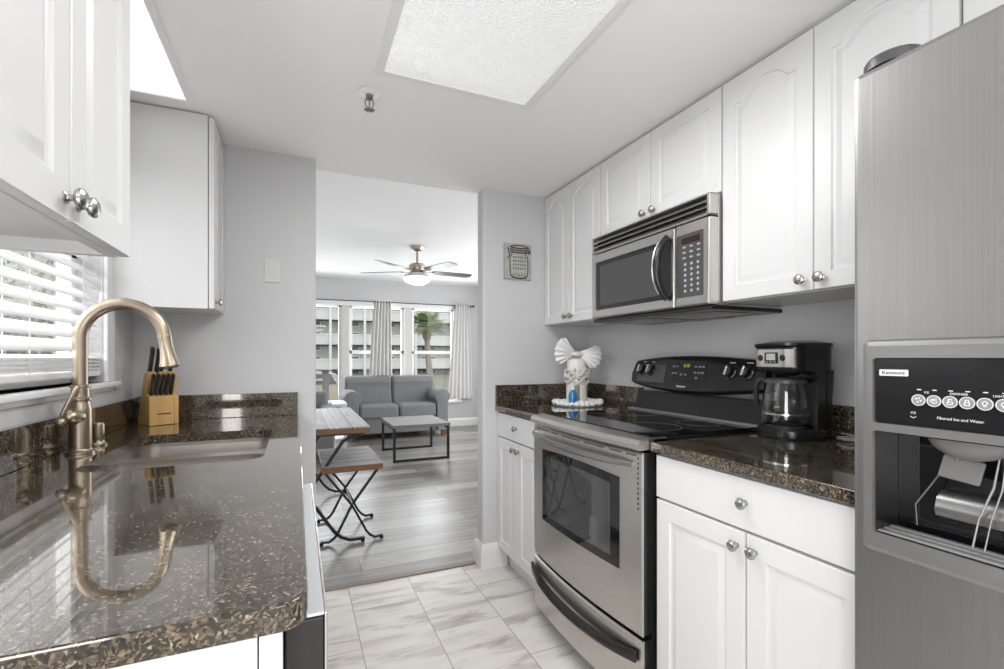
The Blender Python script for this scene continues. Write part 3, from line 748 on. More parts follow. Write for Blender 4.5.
def prismatic(name, strength, s, alb=0.75):
    m = mat(name, (alb, alb, alb), 0.25, emit=((1, 1, 1), strength))
    nt = m.node_tree; b = nt.nodes['Principled BSDF']
    tc = nt.nodes.new('ShaderNodeTexCoord'); v = nt.nodes.new('ShaderNodeTexVoronoi'); v.inputs['Scale'].default_value = s
    nt.links.new(tc.outputs['Object'], v.inputs['Vector'])
    bp = nt.nodes.new('ShaderNodeBump'); bp.inputs['Strength'].default_value = 0.9; bp.inputs['Distance'].default_value = 0.01
    nt.links.new(v.outputs[0], bp.inputs['Height']); nt.links.new(bp.outputs[0], b.inputs['Normal'])
    return m
def ceiling_light(label, x0, x1, y0, y1, m, fw):
    t = thing('ceiling_light', label, 'ceiling light', ((x0 + x1) / 2, (y0 + y1) / 2, ZC))
    fr = lambda a, b, d: (a, b, ZC - d)
    MB().plate([(x0 - fw, y0 - fw), (x1 + fw, y0 - fw), (x1 + fw, y1 + fw), (x0 - fw, y1 + fw)], [[(x0, y0), (x1, y0), (x1, y1), (x0, y1)]], 0.0005, 0.010, fr, 0.003).build('frame', M_TRIM, t)
    MB().box(x0 + 0.0005, x1 - 0.0005, y0 + 0.0005, y1 - 0.0005, ZC - 0.006, ZC - 0.002).build('diffuser', m, t)
ceiling_light('large square ceiling panel light with pebbled diffuser in mid kitchen', 0.262, 0.780, 0.36, 1.575, prismatic('pebbled_diffuser', 0.33, 170, 0.6), 0.028)
ceiling_light('bright white ceiling panel light over the sink, partly behind the left cabinet', WL + 0.03, -0.372, 1.16, 2.045, prismatic('bright_diffuser', 0.62, 180), 0.018)

# ================================================================== MICROWAVE
XM = 1.290
my0, my1, mz0, mz1 = 1.190, 1.892, 1.352, 1.750
t = thing('microwave', 'stainless over-the-range microwave mounted above the stove', 'microwave', (1.45, 1.5, mz0))
MB().box(XM + 0.045, WR - 0.002, my0, my1, mz0 + 0.010, mz1, 0.003).build('body', M_STEELLT, t)
fr = face_mx(XM + 0.045)
# vent grille: louvres
g = MB().box(XM + 0.005, XM + 0.044, my0, my1, mz1 - 0.078, mz1 - 0.070, 0.002).box(XM + 0.005, XM + 0.044, my0, my1, mz1 - 0.006, mz1 + 0.0, 0.002)
g.box(XM + 0.005, XM + 0.044, my0, my0 + 0.014, mz1 - 0.078, mz1, 0.002).box(XM + 0.005, XM + 0.044, my1 - 0.014, my1, mz1 - 0.078, mz1, 0.002)
go = g.build('vent_grille', M_STEELH, t)
MB().box(XM + 0.030, XM + 0.0445, my0 + 0.01, my1 - 0.01, mz1 - 0.072, mz1 - 0.004).build('grille_back', M_BLACK, go)
for k in range(3):
    z = mz1 - 0.020 - k * 0.020
    MB().prism([(XM + 0.003, z - 0.006), (XM + 0.009, z - 0.010), (XM + 0.030, z + 0.004), (XM + 0.024, z + 0.008)], 'Y', my0 + 0.014, my1 - 0.014, 0.001).build('louvre', M_STEELH, go)
# door (wide window + handle) and control panel
yc = 1.352     # split between door and controls
dz0, dz1 = mz0 + 0.012, mz1 - 0.081
fw = lambda a, b, d: (XM + 0.044 - d, -a, b)
dm = MB().plate(rrect(-my1, -yc - 0.001, dz0, dz1, 0.004, 2), [rrect(-my1 + 0.032, -yc - 0.016, dz0 + 0.040, dz1 - 0.040, 0.006, 3)], 0, 0.040, fw, 0.008, hole_depth=0.034)
do = dm.build('door', M_STEELH, t)
MB().plate(rrect(-my1 + 0.0325, -yc - 0.0165, dz0 + 0.0405, dz1 - 0.0405, 0.006, 3), [], 0.030, 0.0365, fw, 0.001).build('window', M_BLACKG, do)
MB().plate(rrect(-my1 + 0.062, -yc - 0.085, dz0 + 0.060, dz1 - 0.060, 0.010, 4), [], 0.0366, 0.0370, fw, 0.0002).build('window_mesh', mat('window_mesh', (0.05, 0.05, 0.052), 0.12, ior=1.6), do)
pts = []
for k in range(13):
    u = -1 + 2 * k / 12; pts.append((XM - 0.004 - 0.042 * (1 - abs(u) ** 2.6), yc + 0.032 + 0.010 * (1 - u * u), (dz0 + dz1) / 2 + 0.004 + u * 0.118))
ho = MB().tube(pts, [0.011 + 0.004 * (1 - abs(-1 + 2 * k / 12)) for k in range(13)], 14, up=(0, 1, 0)).build('handle', M_BLACK, do)
MB().tube([(p[0] - 0.0105, p[1] + 0.009, p[2]) for p in pts[1:-1]], 0.0042, 8, up=(0, 1, 0)).build('chrome_strip', M_STEELLT, ho)
pm = MB().plate(rrect(-yc + 0.001, -my0, dz0, dz1, 0.004, 2), [rrect(-yc + 0.006, -my0 - 0.026, dz0 + 0.036, dz1 - 0.040, 0.004, 2)], 0, 0.040, fw, 0.008, hole_depth=0.036)
po = pm.build('control_frame', M_STEELH, t)
ca0, ca1, cb0, cb1 = -yc + 0.0065, -my0 - 0.0265, dz0 + 0.0365, dz1 - 0.0405
MB().plate([(ca0, cb0), (ca1, cb0), (ca1, cb1), (ca0, cb1)], [], 0.030, 0.0385, fw, 0.001).build('control_panel', M_DKGREY, po)
cw = ca1 - ca0; ch = cb1 - cb0
MB().plate([(ca0 + 0.2 * cw, cb1 - 0.15 * ch), (ca1 - 0.14 * cw, cb1 - 0.15 * ch), (ca1 - 0.14 * cw, cb1 - 0.05 * ch), (ca0 + 0.2 * cw, cb1 - 0.05 * ch)], [], 0.0386, 0.0392, fw, 0.0002).build('display', mat('amber_display', (0.03, 0.012, 0.010), 0.1), po)
for rw in range(9):
    for cl in range(3):
        if rw < 3: cx_ = ca0 + (0.30 + cl * 0.26) * cw; bw, bh = 0.0075, 0.003
        else: cx_ = ca0 + (0.34 + cl * 0.23) * cw; bw, bh = 0.0058, 0.0052
        cz_ = cb1 - (0.22 + rw * 0.085) * ch + (0.02 * ch if rw < 3 else 0)
        MB().plate(rrect(cx_ - bw, cx_ + bw, cz_ - bh, cz_ + bh, min(bw, bh) * 0.95, 3), [], 0.0386, 0.0394, fw, 0.0003).build('button', mat('button_grey', (0.42, 0.42, 0.42), 0.5), po)
# underside: black tray, filters, back edge
u = MB().box(XM + 0.012, WR - 0.002, my0 - 0.004, my1 - 0.004, mz0 - 0.004, mz0 + 0.0095, 0.003); uo = u.build('underside', M_BLACK, t)
for y0_, y1_ in ((1.24, 1.51), (1.57, 1.84)): MB().box(XM + 0.08, XM + 0.27, y0_, y1_, mz0 - 0.0065, mz0 - 0.0042, 0.001).build('grease_filter', mat('filter_mesh', (0.45, 0.42, 0.36), 0.4, 0.8), uo)
MB().box(XM + 0.30, XM + 0.37, 1.40, 1.60, mz0 - 0.0065, mz0 - 0.0042, 0.001).build('lamp_lens', M_MIDGREY, uo)

# ================================================================== RANGE
XR = 1.000
ry0, ry1 = 1.188, 1.922
t = thing('range_stove', 'stainless electric range with black glass cooktop between the right counters', 'stove', (1.33, 1.55, 0))
MB().box(XR + 0.045, 1.64, ry0, ry1, 0.03, 0.905, 0.003).build('body', M_BLACK, t)
MB().box(XR + 0.06, 1.62, ry0 + 0.02, ry1 - 0.02, 0.0, 0.03).build('plinth', M_BLACK, t)
def bow(u, amt): return amt * (1 - u * u)
def curved_panel(z0, z1, x_front, thick, amt, n=16, rnd=0.006, y0=ry0, y1=ry1):
    """a front panel that bulges a little toward the room in the middle"""
    m_ = MB(); R = []
    for i in range(n + 1):
        u = -1 + 2 * i / n; y = y0 + (y1 - y0) * i / n; x = x_front - bow(u, amt)
        R.append([(x_front + thick, y, z0), (x + rnd, y, z0), (x, y, z0 + rnd), (x, y, z1 - rnd), (x + rnd, y, z1), (x_front + thick, y, z1)])
    return m_.rings(R)
AM = 0.022
M_RNG = brushed('range_steel', (0.60, 0.575, 0.545), 0.28, (300, 4, 300), 0.08, 0.04)
do = curved_panel(0.292, 0.878, XR, 0.010, AM).build('oven_door', M_RNG, t)
def on_front(y, z, off=0.0):
    u = -1 + 2 * (y - ry0) / (ry1 - ry0); return (XR - bow(u, AM) - off, y, z)
def front_patch(poly_fn, y0, y1, z0, z1, off, n=14, th=0.004):
    R = []
    for i in range(n + 1):
        y = y0 + (y1 - y0) * i / n; za, zb_ = poly_fn(i / n, z0, z1)
        p = on_front(y, 0, off); q = on_front(y, 0, off - th)
        R.append([(q[0], y, za), (p[0], y, za), (p[0], y, zb_), (q[0], y, zb_)])
    return MB().rings(R)
arch = lambda s, a, b: (a, b + 0.010 * (1 - (2 * s - 1) ** 2))
front_patch(arch, 1.285, 1.822, 0.474, 0.782, 0.0012).build('window_frame', M_BLACKG, do)
front_patch(arch, 1.330, 1.775, 0.505, 0.752, 0.0020).build('window', mat('oven_window', (0.05, 0.05, 0.052), 0.03, ior=1.9), do)
# vented trim and bowed handle along the top of the door
for k, (a, c) in enumerate(((0.05, 0.22), (0.26, 0.34), (0.38, 0.56), (0.60, 0.76), (0.80, 0.88), (0.91, 0.97))):
    ya, yb = ry1 + (ry0 - ry1) * a, ry1 + (ry0 - ry1) * c
    front_patch(lambda s, p, q: (p, q), yb, ya, 0.8655, 0.8695, 0.0006, 6).build('vent_slot', M_BLACK, do)
R = []; n = 20
for i in range(n + 1):
    u = -1 + 2 * i / n; y = ry0 + 0.03 + (ry1 - ry0 - 0.03) * i / n
    x, _, _ = on_front(y, 0); o = 0.012 + 0.030 * (1 - abs(u) ** 3)
    zc = 0.838
    hh = 0.016 * (1 - 0.35 * abs(u) ** 4)
    R.append([(x - o * 0.15, y, zc - hh), (x - o * 0.75, y, zc - hh), (x - o, y, zc - hh * 0.5), (x - o, y, zc + hh * 0.4), (x - o * 0.6, y, zc + hh * 0.9), (x - o * 0.15 + 0.004, y, zc + hh)])
MB().rings(R).build('handle', mat('handle_steel', (0.36, 0.345, 0.33), 0.28, 0.9), do)
sl = MB()
for k in range(11): sl.box(XR - 0.0025, XR + 0.002, ry0 + 0.012, ry0 + 0.016, 0.855 - k * 0.016, 0.863 - k * 0.016)
sl.build('side_slots', M_BLACK, do)
wd = curved_panel(0.055, 0.278, XR + 0.002, 0.010, AM).build('storage_drawer', M_RNG, t)
MB().box(XR + 0.0125, XR + 0.0445, ry0 + 0.003, ry1 - 0.003, 0.057, 0.276).build('drawer_box', M_BLACK, wd)
MB().box(XR + 0.0105, XR + 0.0445, ry0 + 0.003, ry1 - 0.003, 0.294, 0.876).build('door_liner', M_BLACK, do)
R = []
for i in range(n + 1):
    u = -1 + 2 * i / n; y = ry0 + 0.018 + (ry1 - ry0 - 0.012) * i / n
    x, _, _ = on_front(min(max(y, ry0), ry1), 0); o = 0.014 + 0.034 * (1 - abs(u) ** 3)
    zc = 0.225 - 0.022 * (1 - u * u); hh = 0.011 + 0.010 * abs(u) ** 4
    R.append([(x - o * 0.25, y, zc - hh), (x - o * 0.9, y, zc - hh * 0.8), (x - o, y, zc), (x - o * 0.9, y, zc + hh * 0.8), (x - o * 0.25, y, zc + hh)])
MB().rings(R).build('drawer_handle', M_BLACK, wd)
curved_panel(0.262, 0.276, XR + 0.0005, 0.02, AM, y0=ry0 + 0.01, y1=ry1 - 0.005).build('drawer_trim', M_MIDGREY, wd)
# cooktop
R = []
for i in range(n + 1):
    u = -1 + 2 * i / n; y = ry0 - 0.004 + (ry1 - ry0 + 0.008) * i / n; x = 0.982 - bow(u, AM)
    R.append([(1.10, y, 0.892), (x + 0.006, y, 0.886), (x, y, 0.892), (x, y, 0.905), (x + 0.012, y, 0.9185), (x + 0.060, y, 0.9230), (1.10, y, 0.9230)])
MB().rings(R).build('front_trim', M_STEELH, t)
co = MB().box(1.045, 1.63, ry0 - 0.004, ry1 + 0.004, 0.9065, 0.9225, 0.003).build('cooktop', M_BLACKG, t)
R = [[(1.047, y, 0.9225), (1.047, y, 0.9275), (1.56, y, 0.9275), (1.56, y, 0.9225)] for y in (ry0 + 0.012, ry1 - 0.012)]
MB().rings(R).build('glass_top', M_BLACKG, co)
for (bx_, by_, br_) in ((1.20, 1.37, 0.105), (1.20, 1.74, 0.080), (1.43, 1.37, 0.080), (1.43, 1.74, 0.105)):
    rg = MB(); a_ = [(br_ * math.cos(2 * PI * k / 48), br_ * math.sin(2 * PI * k / 48)) for k in range(48)]
    rg.plate([(bx_ + p, by_ + q) for p, q in a_], [[(bx_ + p * 0.985, by_ + q * 0.985) for p, q in a_]], 0.9276, 0.9279, face_up(0), 0.0)
    rg.build('burner_ring', M_MIDGREY, co)
MB().box(1.525, 1.560, ry0 + 0.004, ry1 - 0.004, 0.9278, 0.934, 0.002).build('rear_strip', M_MIDGREY, co)
# backguard: low riser and tilted, slightly domed console
MB().prism([(1.562, 0.923), (1.64, 0.923), (1.64, 1.02), (1.590, 1.02), (1.585, 0.99), (1.572, 0.955)], 'Y', ry0 + 0.008, ry1 - 0.008, 0.003).build('riser', mat('gloss_black', (0.008, 0.008, 0.009), 0.12, ior=1.45), t)
R = []
for i in range(n + 1):
    u = -1 + 2 * i / n; y = ry0 - 0.001 + (ry1 - ry0 + 0.002) * i / n; k = bow(u, 1.0)
    top = 1.166 + 0.022 * k; bot = 1.052 - 0.026 * k; xo = 0.028 * k
    R.append([(1.645, y, bot + 0.006), (1.575 - xo, y, bot), (1.556 - xo, y, bot + 0.014), (1.560 - xo, y, bot + 0.05), (1.584 - xo, y, top - 0.016), (1.598 - xo, y, top), (1.645, y, top + 0.002)])
bgo = MB().rings(R).build('console', mat('console_black', (0.012, 0.012, 0.013), 0.16, ior=1.45), t)
def con(y, z, off=0.0):
    u = -1 + 2 * (y - ry0) / (ry1 - ry0); k = bow(u, 1.0); top = 1.166 + 0.022 * k; bot = 1.052 - 0.026 * k; xo = 0.028 * k
    s_ = (z - bot - 0.05) / (top - 0.016 - bot - 0.05)
    return Vector((1.560 - xo + 0.024 * s_ - off, y, z))
def cpatch(y0, y1, z0, z1, off=0.0008, th=0.004, nn=8):
    R = []
    for i in range(nn + 1):
        y = y0 + (y1 - y0) * i / nn
        R.append([con(y, z0, off - th), con(y, z0, off), con(y, z1, off), con(y, z1, off - th)])
    return MB().rings(R)
cpatch(1.672, 1.868, 1.066, 1.150, 0.0010).build('console_panel', M_DKGREY, bgo)
dp = cpatch(1.440, 1.652, 1.078, 1.168, 0.0016).build('display_panel', M_SMOKE, bgo)
text_mesh('4:10', 0.020, lambda a, b, d: tuple(con(1.546 - a, 1.146 + b, 0.0030 + d)), 'clock', mat('green_digits', (0.25, 0.4, 0.05), 0.4, emit=((0.5, 0.9, 0.1), 0.25)), dp)
for (yy, zz) in [(1.622, 1.143), (1.602, 1.143), (1.622, 1.113), (1.602, 1.113), (1.494, 1.143), (1.474, 1.143), (1.456, 1.143), (1.494, 1.118), (1.474, 1.118), (1.456, 1.118), (1.484, 1.096), (1.570, 1.108), (1.545, 1.108)]:
    cpatch(yy - 0.006, yy + 0.006, zz - 0.0035, zz + 0.0035, 0.0024, 0.002, 1).build('touch_key', M_MIDGREY, dp)
for yk in (1.842, 1.770, 1.327, 1.257):
    p = con(yk, 1.122); nrm = Vector((-0.93, 0, 0.35)).normalized(); Mr = nrm.to_track_quat('Z', 'Y').to_matrix().to_4x4()
    ko = MB().lathe([(0.0, 0), (0.028, 0.0), (0.028, 0.004), (0.021, 0.007), (0.019, 0.022), (0.017, 0.025), (0.0, 0.025)], p, n=24, M=Mr).build('knob', M_BLACK, bgo)
    g2 = MB().box(-0.005, 0.005, -0.019, 0.019, 0.020, 0.033, 0.002, M=Matrix.Translation(p) @ Mr).build('grip', M_CHROME, ko)
    cpatch(yk - 0.012, yk + 0.012, 1.1600, 1.1625, 0.0010, 0.002, 2).build('burner_mark', M_LETTER, bgo)
text_mesh('Kenmore', 0.013, lambda a, b, d: tuple(con(1.558 - a, 1.057 + b, 0.0022 + d)), 'badge', M_LETTER, bgo)

# ================================================================== REFRIGERATOR
XF = 0.950
t = thing('refrigerator', 'tall stainless refrigerator with ice and water dispenser at the right edge', 'refrigerator', (1.3, 0.08, 0))
MB().box(XF + 0.075, 1.645, -0.375, 0.530, 0.03, 1.685, 0.004).build('body', M_DKGREY, t)
MB().box(XF + 0.10, 1.60, -0.36, 0.51, 0.0, 0.03).build('base_grille', M_BLACK, t)
ff = face_mx(XF + 0.07)
hole = rrect(-0.523, -0.165, 0.835, 1.212, 0.012, 4)
dm = MB().plate(rrect(-0.544, -0.135, 0.06, 1.705, 0.012, 4), [hole], 0.0, 0.070, ff, 0.012, hole_depth=0.004)
fd = dm.build('freezer_door', M_STEEL, t)
MB().plate(rrect(-0.128, 0.375, 0.06, 1.705, 0.012, 4), [], 0.0, 0.070, ff, 0.012).build('fridge_door', M_STEEL, t)
for y, pa in ((0.165, fd), (0.098, t)):
    MB().tube([(XF + 0.0, y, 0.55), (XF - 0.045, y, 0.57), (XF - 0.055, y, 0.62), (XF - 0.055, y, 1.50), (XF - 0.045, y, 1.55), (XF + 0.0, y, 1.57)], 0.011, 12, up=(0, 1, 0)).build('handle', M_STEELLT, pa)
MB().lathe([(0.0, 0.024), (0.036, 0.023), (0.042, 0.020), (0.044, 0.016), (0.045, 0.0)], (0.998, 0.500, 1.7055), n=28).build('hinge_cap', M_DKGREY, t)
# dispenser surround
def DF(a, b, d): return (XF - d, -a, b)
sur = MB().plate(rrect(-0.5225, -0.1655, 0.8355, 1.2115, 0.012, 4), [rrect(-0.503, -0.185, 1.066, 1.180, 0.006, 3), rrect(-0.503, -0.185, 0.872, 1.052, 0.006, 3)], -0.064, 0.012, DF, 0.010)
so = sur.build('dispenser_frame', mat('satin_grey', (0.24, 0.24, 0.237), 0.32, 0.6), fd)
MB().plate(rrect(-0.5025, -0.1855, 1.0665, 1.1795, 0.006, 3), [], -0.02, 0.006, DF, 0.002).build('control_panel', M_SMOKE, so)
cp = so
text_mesh('Kenmore', 0.0085, lambda a, b, d: DF(-0.4735 + a, 1.1545 + b, 0.0068 + d), 'logo_lettering', M_BLACK, cp, 0.0003, sx=1.05)
MB().plate(rrect(-0.495, -0.452, 1.149, 1.160, 0.001, 1), [], 0.0060, 0.0065, DF, 0.0002).build('logo_plate', M_LETTER, cp)
gb = mat('button_silver', (0.30, 0.30, 0.30), 0.3, 0.3)
icons = ['*', '<', 'A', 'a', 'o', 'x']
for k, (yy, zz) in enumerate(((0.437, 1.1105), (0.4165, 1.1105), (0.396, 1.1108), (0.3755, 1.111), (0.355, 1.111), (0.334, 1.111))):
    a0 = -yy
    bo = MB().plate([(a0 + 0.0092 * math.cos(2 * PI * q / 24), zz + 0.0092 * math.sin(2 * PI * q / 24)) for q in range(24)], [], 0.006, 0.0085, DF, 0.0015).build('button', gb, cp)
    ri = MB(); cc = [(math.cos(2 * PI * q / 24), math.sin(2 * PI * q / 24)) for q in range(24)]
    ri.plate([(a0 + 0.0094 * x, zz + 0.0094 * y) for x, y in cc], [[(a0 + 0.0084 * x, zz + 0.0084 * y) for x, y in cc]], 0.0084, 0.0090, DF, 0.0)
    ri.build('button_ring', M_LETTER, bo)
    ic = MB()
    def seg(p, q, r=0.0006): ic.cyl(DF(a0 + p[0], zz + p[1], 0.0088), DF(a0 + q[0], zz + q[1], 0.0088), r, n=6)
    if k == 0:
        for px_, pz_ in ((-0.003, 0.002), (0.001, 0.003), (0.003, -0.001), (-0.001, -0.003)):
            seg((px_ - 0.0015, pz_), (px_ + 0.0015, pz_)); seg((px_, pz_ - 0.0015), (px_, pz_ + 0.0015))
    elif k == 1:
        seg((-0.005, 0.001), (0.004, 0.004)); seg((-0.005, 0.0), (0.0, -0.004)); seg((0.0, -0.004), (0.005, -0.002)); seg((-0.002, 0.001), (0.004, 0.0))
    elif k in (2, 3):
        for p, q in (((-0.003, -0.004), (0.003, -0.004)), ((0.003, -0.004), (0.003, 0.0)), ((0.003, 0.0), (-0.003, 0.0)), ((-0.003, 0.0), (-0.003, -0.004)), ((-0.002, 0.0), (-0.002, 0.004)), ((-0.002, 0.004), (0.002, 0.004)), ((0.002, 0.004), (0.002, 0.0 if k == 3 else 0.0025))): seg(p, q)
    else:
        cc8 = [(0.003 * math.cos(2 * PI * q / 8), 0.001 + 0.003 * math.sin(2 * PI * q / 8)) for q in range(9)]
        for q in range(8): seg(cc8[q], cc8[q + 1])
        seg((-0.001, -0.0025), (-0.001, -0.0045)); seg((0.001, -0.0025), (0.001, -0.0045))
    ic.build('button_icon', M_LETTER, bo)
    MB().plate(rrect(a0 - 0.003, a0 + 0.003, zz + 0.0165, zz + 0.018, 0.0005, 1), [], 0.006, 0.0064, DF, 0.0001).build('indicator', M_LETTER, cp)
for txt, yy, zz, sz in (('ICE', 0.427, 1.1235, 0.0046), ('DISPENSER', 0.386, 1.1235, 0.0046), ('LIGHT', 0.3405, 1.1235, 0.0046), ('ICE', 0.445, 1.0885, 0.0050), ('Filtered Ice and Water', 0.385, 1.0835, 0.0062)):
    text_mesh(txt, sz, (lambda y_, z_: (lambda a, b, d: DF(-y_ + a, z_ + b, 0.0064 + d)))(yy, zz), 'lettering', M_LETTER, cp, 0.0002)
cv = MB(); cv.tube([DF(-0.449, 1.0825, 0.0064), DF(-0.445, 1.0800, 0.0064), DF(-0.441, 1.0825, 0.0064)], 0.0006, 6); cv.build('arrow_mark', M_LETTER, cp)
# the cavity and what hangs in it
lin = MB().box(XF - 0.004, XF + 0.0625, 0.5005, 0.5028, 0.8725, 1.0515).box(XF - 0.004, XF + 0.0625, 0.1855, 0.188, 0.8725, 1.0515).box(XF - 0.002, XF + 0.0625, 0.188, 0.5005, 1.0490, 1.0515)
lin.build('cavity_liner', M_BLACK, so)
MB().box(XF + 0.0625, XF + 0.0650, 0.19, 0.50, 0.873, 1.051).build('cavity_back', M_BLACKG, so)
m_ = MB()   # ice chute: half dome hanging from the top
R = []
for k in range(7):
    a = PI / 2 * k / 6; rr_ = 0.055 * math.cos(a); R.append([(XF + 0.032 + 0.5 * rr_ * math.sin(q), 0.388 + rr_ * math.cos(q), 1.052 - 0.036 * math.sin(a)) for q in [2 * PI * i / 24 for i in range(24)]])
M_CHUTE = mat('frosted_chute', (0.15, 0.15, 0.147), 0.12)
m_.rings(R); ch_ = m_.build('ice_chute', M_CHUTE, so)
R = []
for k in range(7):
    a = PI / 2 * k / 6; rr_ = 0.055 * math.cos(a); R.append([(XF + 0.032 + 0.5 * rr_ * math.sin(q), 0.275 + rr_ * math.cos(q), 1.052 - 0.036 * math.sin(a)) for q in [2 * PI * i / 24 for i in range(24)]])
MB().rings(R).build('water_chute', M_CHUTE, so)
Mp = Matrix.Translation((XF + 0.036, 0.398, 1.008)) @ Matrix.Rotation(math.radians(18), 4, 'Y') @ Matrix.Rotation(math.radians(6), 4, 'X')
MB().box(-0.003, 0.003, -0.027, 0.027, -0.028, 0.010, 0.003, M=Mp).build('paddle', mat('clear_paddle', (0.16, 0.16, 0.157), 0.12), so)
MB().box(-0.003, 0.003, -0.027, 0.027, -0.028, 0.010, 0.003, M=Matrix.Translation((XF + 0.036, 0.285, 1.0)) @ Matrix.Rotation(math.radians(18), 4, 'Y')).build('paddle', mat('clear_paddle', (0.16, 0.16, 0.157), 0.12), so)
for yy in (0.406, 0.392): MB().cyl((XF + 0.034, yy, 1.03), (XF + 0.036, yy, 1.012), 0.003, n=8).build('paddle_arm', M_CHUTE, so)
R = []   # bright curved splash ledge at the bottom of the cavity
for y in (0.195, 0.43):
    R.append([(XF + 0.062, y, 0.955), (XF + 0.045, y, 0.958), (XF + 0.030, y, 0.948), (XF + 0.024, y, 0.930), (XF + 0.028, y, 0.918), (XF + 0.062, y, 0.905)])
MB().rings(R).build('splash_ledge', mat('satin_silver', (0.28, 0.28, 0.28), 0.28, 0.9), so)
MB().tube([(XF + 0.058, 0.418, 1.04), (XF + 0.05, 0.425, 1.0), (XF + 0.035, 0.445, 0.955), (XF + 0.022, 0.455, 0.93), (XF + 0.02, 0.452, 0.895)], 0.0013, 8).build('edge_rail', M_DKGREY, so)
for k, (dy, r0) in enumerate(((0.0, 0.0013), (0.014, 0.0010))):
    MB().tube([(XF + 0.030, 0.352 - dy * 0.5, 1.03), (XF + 0.026, 0.358 - dy * 0.7, 0.98), (XF + 0.018, 0.372 - dy, 0.93), (XF + 0.012, 0.377 - dy, 0.885)], [r0, r0 * 1.4, r0, r0 * 1.2], 8).build('guide_rib', mat('clear_rib', (0.16, 0.16, 0.16), 0.1), so)
for k in range(3):
    MB().box(XF - 0.004 + k * 0.018, XF + 0.006 + k * 0.018, 0.188, 0.500, 0.8725, 0.8765 + 0.001 * k, 0.002).build('drip_grille_bar', M_MIDGREY, so)
MB().box(XF - 0.008, XF + 0.060, 0.187, 0.501, 0.8705, 0.8722).build('drip_tray', M_BLACK, so)

# ================================================================== COFFEE MAKER
t = thing('coffee_maker', 'black drip coffee maker with glass carafe on the right counter', 'coffee maker', (1.545, 1.064, 0.9145), math.radians(-8), local=True)
t.scale = (0.88, 0.88, 1.0)
# local frame: front = -X, width along Y; footprint about 0.17 x 0.20
def oval(x0, x1, y0, y1, z, r=0.05): return [(x, y, z) for x, y in rrect(x0, x1, y0, y1, r, 6)]
H = 0.325
MB().rings([oval(-0.118, 0.094, -0.103, 0.103, 0.0, 0.085), oval(-0.123, 0.096, -0.108, 0.108, 0.008, 0.09), oval(-0.122, 0.096, -0.107, 0.107, 0.028, 0.09), oval(-0.114, 0.092, -0.101, 0.101, 0.036, 0.085)]).build('base', M_BLACK, t)
MB().lathe([(0.0, 0.0365), (0.066, 0.0365), (0.066, 0.0395), (0.0, 0.0395)], (-0.040, 0, 0), n=32).build('warming_plate', M_DKGREY, t)
MB().rings([oval(0.030, 0.092, -0.100, 0.100, 0.036, 0.02), oval(0.034, 0.088, -0.094, 0.094, 0.12, 0.02), oval(0.030, 0.092, -0.098, 0.098, 0.225, 0.02)]).build('tower', M_BLACK, t)
for sg in (-1, 1):   # side pillars sweep round the carafe
    MB().rings([[(-0.006, sg * 0.100, 0.036), (0.04, sg * 0.100, 0.036), (0.04, sg * 0.086, 0.036), (-0.006, sg * 0.086, 0.036)], [(0.008, sg * 0.096, 0.13), (0.04, sg * 0.096, 0.13), (0.04, sg * 0.084, 0.13), (0.008, sg * 0.084, 0.13)], [(-0.004, sg * 0.099, 0.225), (0.04, sg * 0.099, 0.225), (0.04, sg * 0.086, 0.225), (-0.004, sg * 0.086, 0.225)]]).build('side_pillar', M_BLACK, t)
MB().rings([oval(-0.098, 0.092, -0.098, 0.098, 0.222, 0.05), oval(-0.104, 0.092, -0.101, 0.101, 0.234, 0.05), oval(-0.108, 0.092, -0.103, 0.103, 0.300, 0.05)]).build('brew_head', M_BLACK, t)
MB().rings([oval(-0.112, 0.094, -0.106, 0.106, 0.3005, 0.055), oval(-0.117, 0.097, -0.110, 0.110, 0.306, 0.058), oval(-0.114, 0.095, -0.107, 0.107, 0.314, 0.055), oval(-0.06, 0.06, -0.07, 0.07, 0.322, 0.05)]).build('lid', M_BLACK, t)
# control plate on the front of the head
R = []
for i in range(9):
    y = -0.088 + 0.172 * i / 8; k = max(0.0, abs(y) - 0.053) / 0.05; x = -0.1065 - 0.0012 + 0.05 * (1 - math.sqrt(max(0, 1 - min(1, k) ** 2)))
    R.append([(x + 0.006, y, 0.236), (x - 0.001, y, 0.236), (x - 0.0035, y, 0.294), (x + 0.004, y, 0.294)])
cp = MB().rings(R).build('control_plate', M_STEELLT, t)
MB().box(-0.1125, -0.109, -0.030, 0.030, 0.247, 0.284, 0.002).build('display_bezel', M_BLACK, cp)
MB().box(-0.1132, -0.1122, -0.021, 0.021, 0.258, 0.280, 0.001).build('display', mat('lcd', (0.42, 0.43, 0.41), 0.3), cp)
for y in (0.052, -0.050): MB().lathe([(0.0, -0.1135), (0.010, -0.113), (0.011, -0.108), (0.011, -0.100)], (0, y, 0.266), axis='X', n=20).build('button', M_BLACK, cp)
for y in (-0.018, 0.0, 0.018): MB().box(-0.1135, -0.1122, y - 0.005, y + 0.005, 0.2495, 0.2545, 0.001).build('key', M_MIDGREY, cp)
MB().lathe([(0.0, 0.204), (0.030, 0.206), (0.05, 0.214), (0.055, 0.2215), (0.0, 0.2215)], (-0.036, 0, 0), n=28).build('filter_basket', M_BLACK, t)
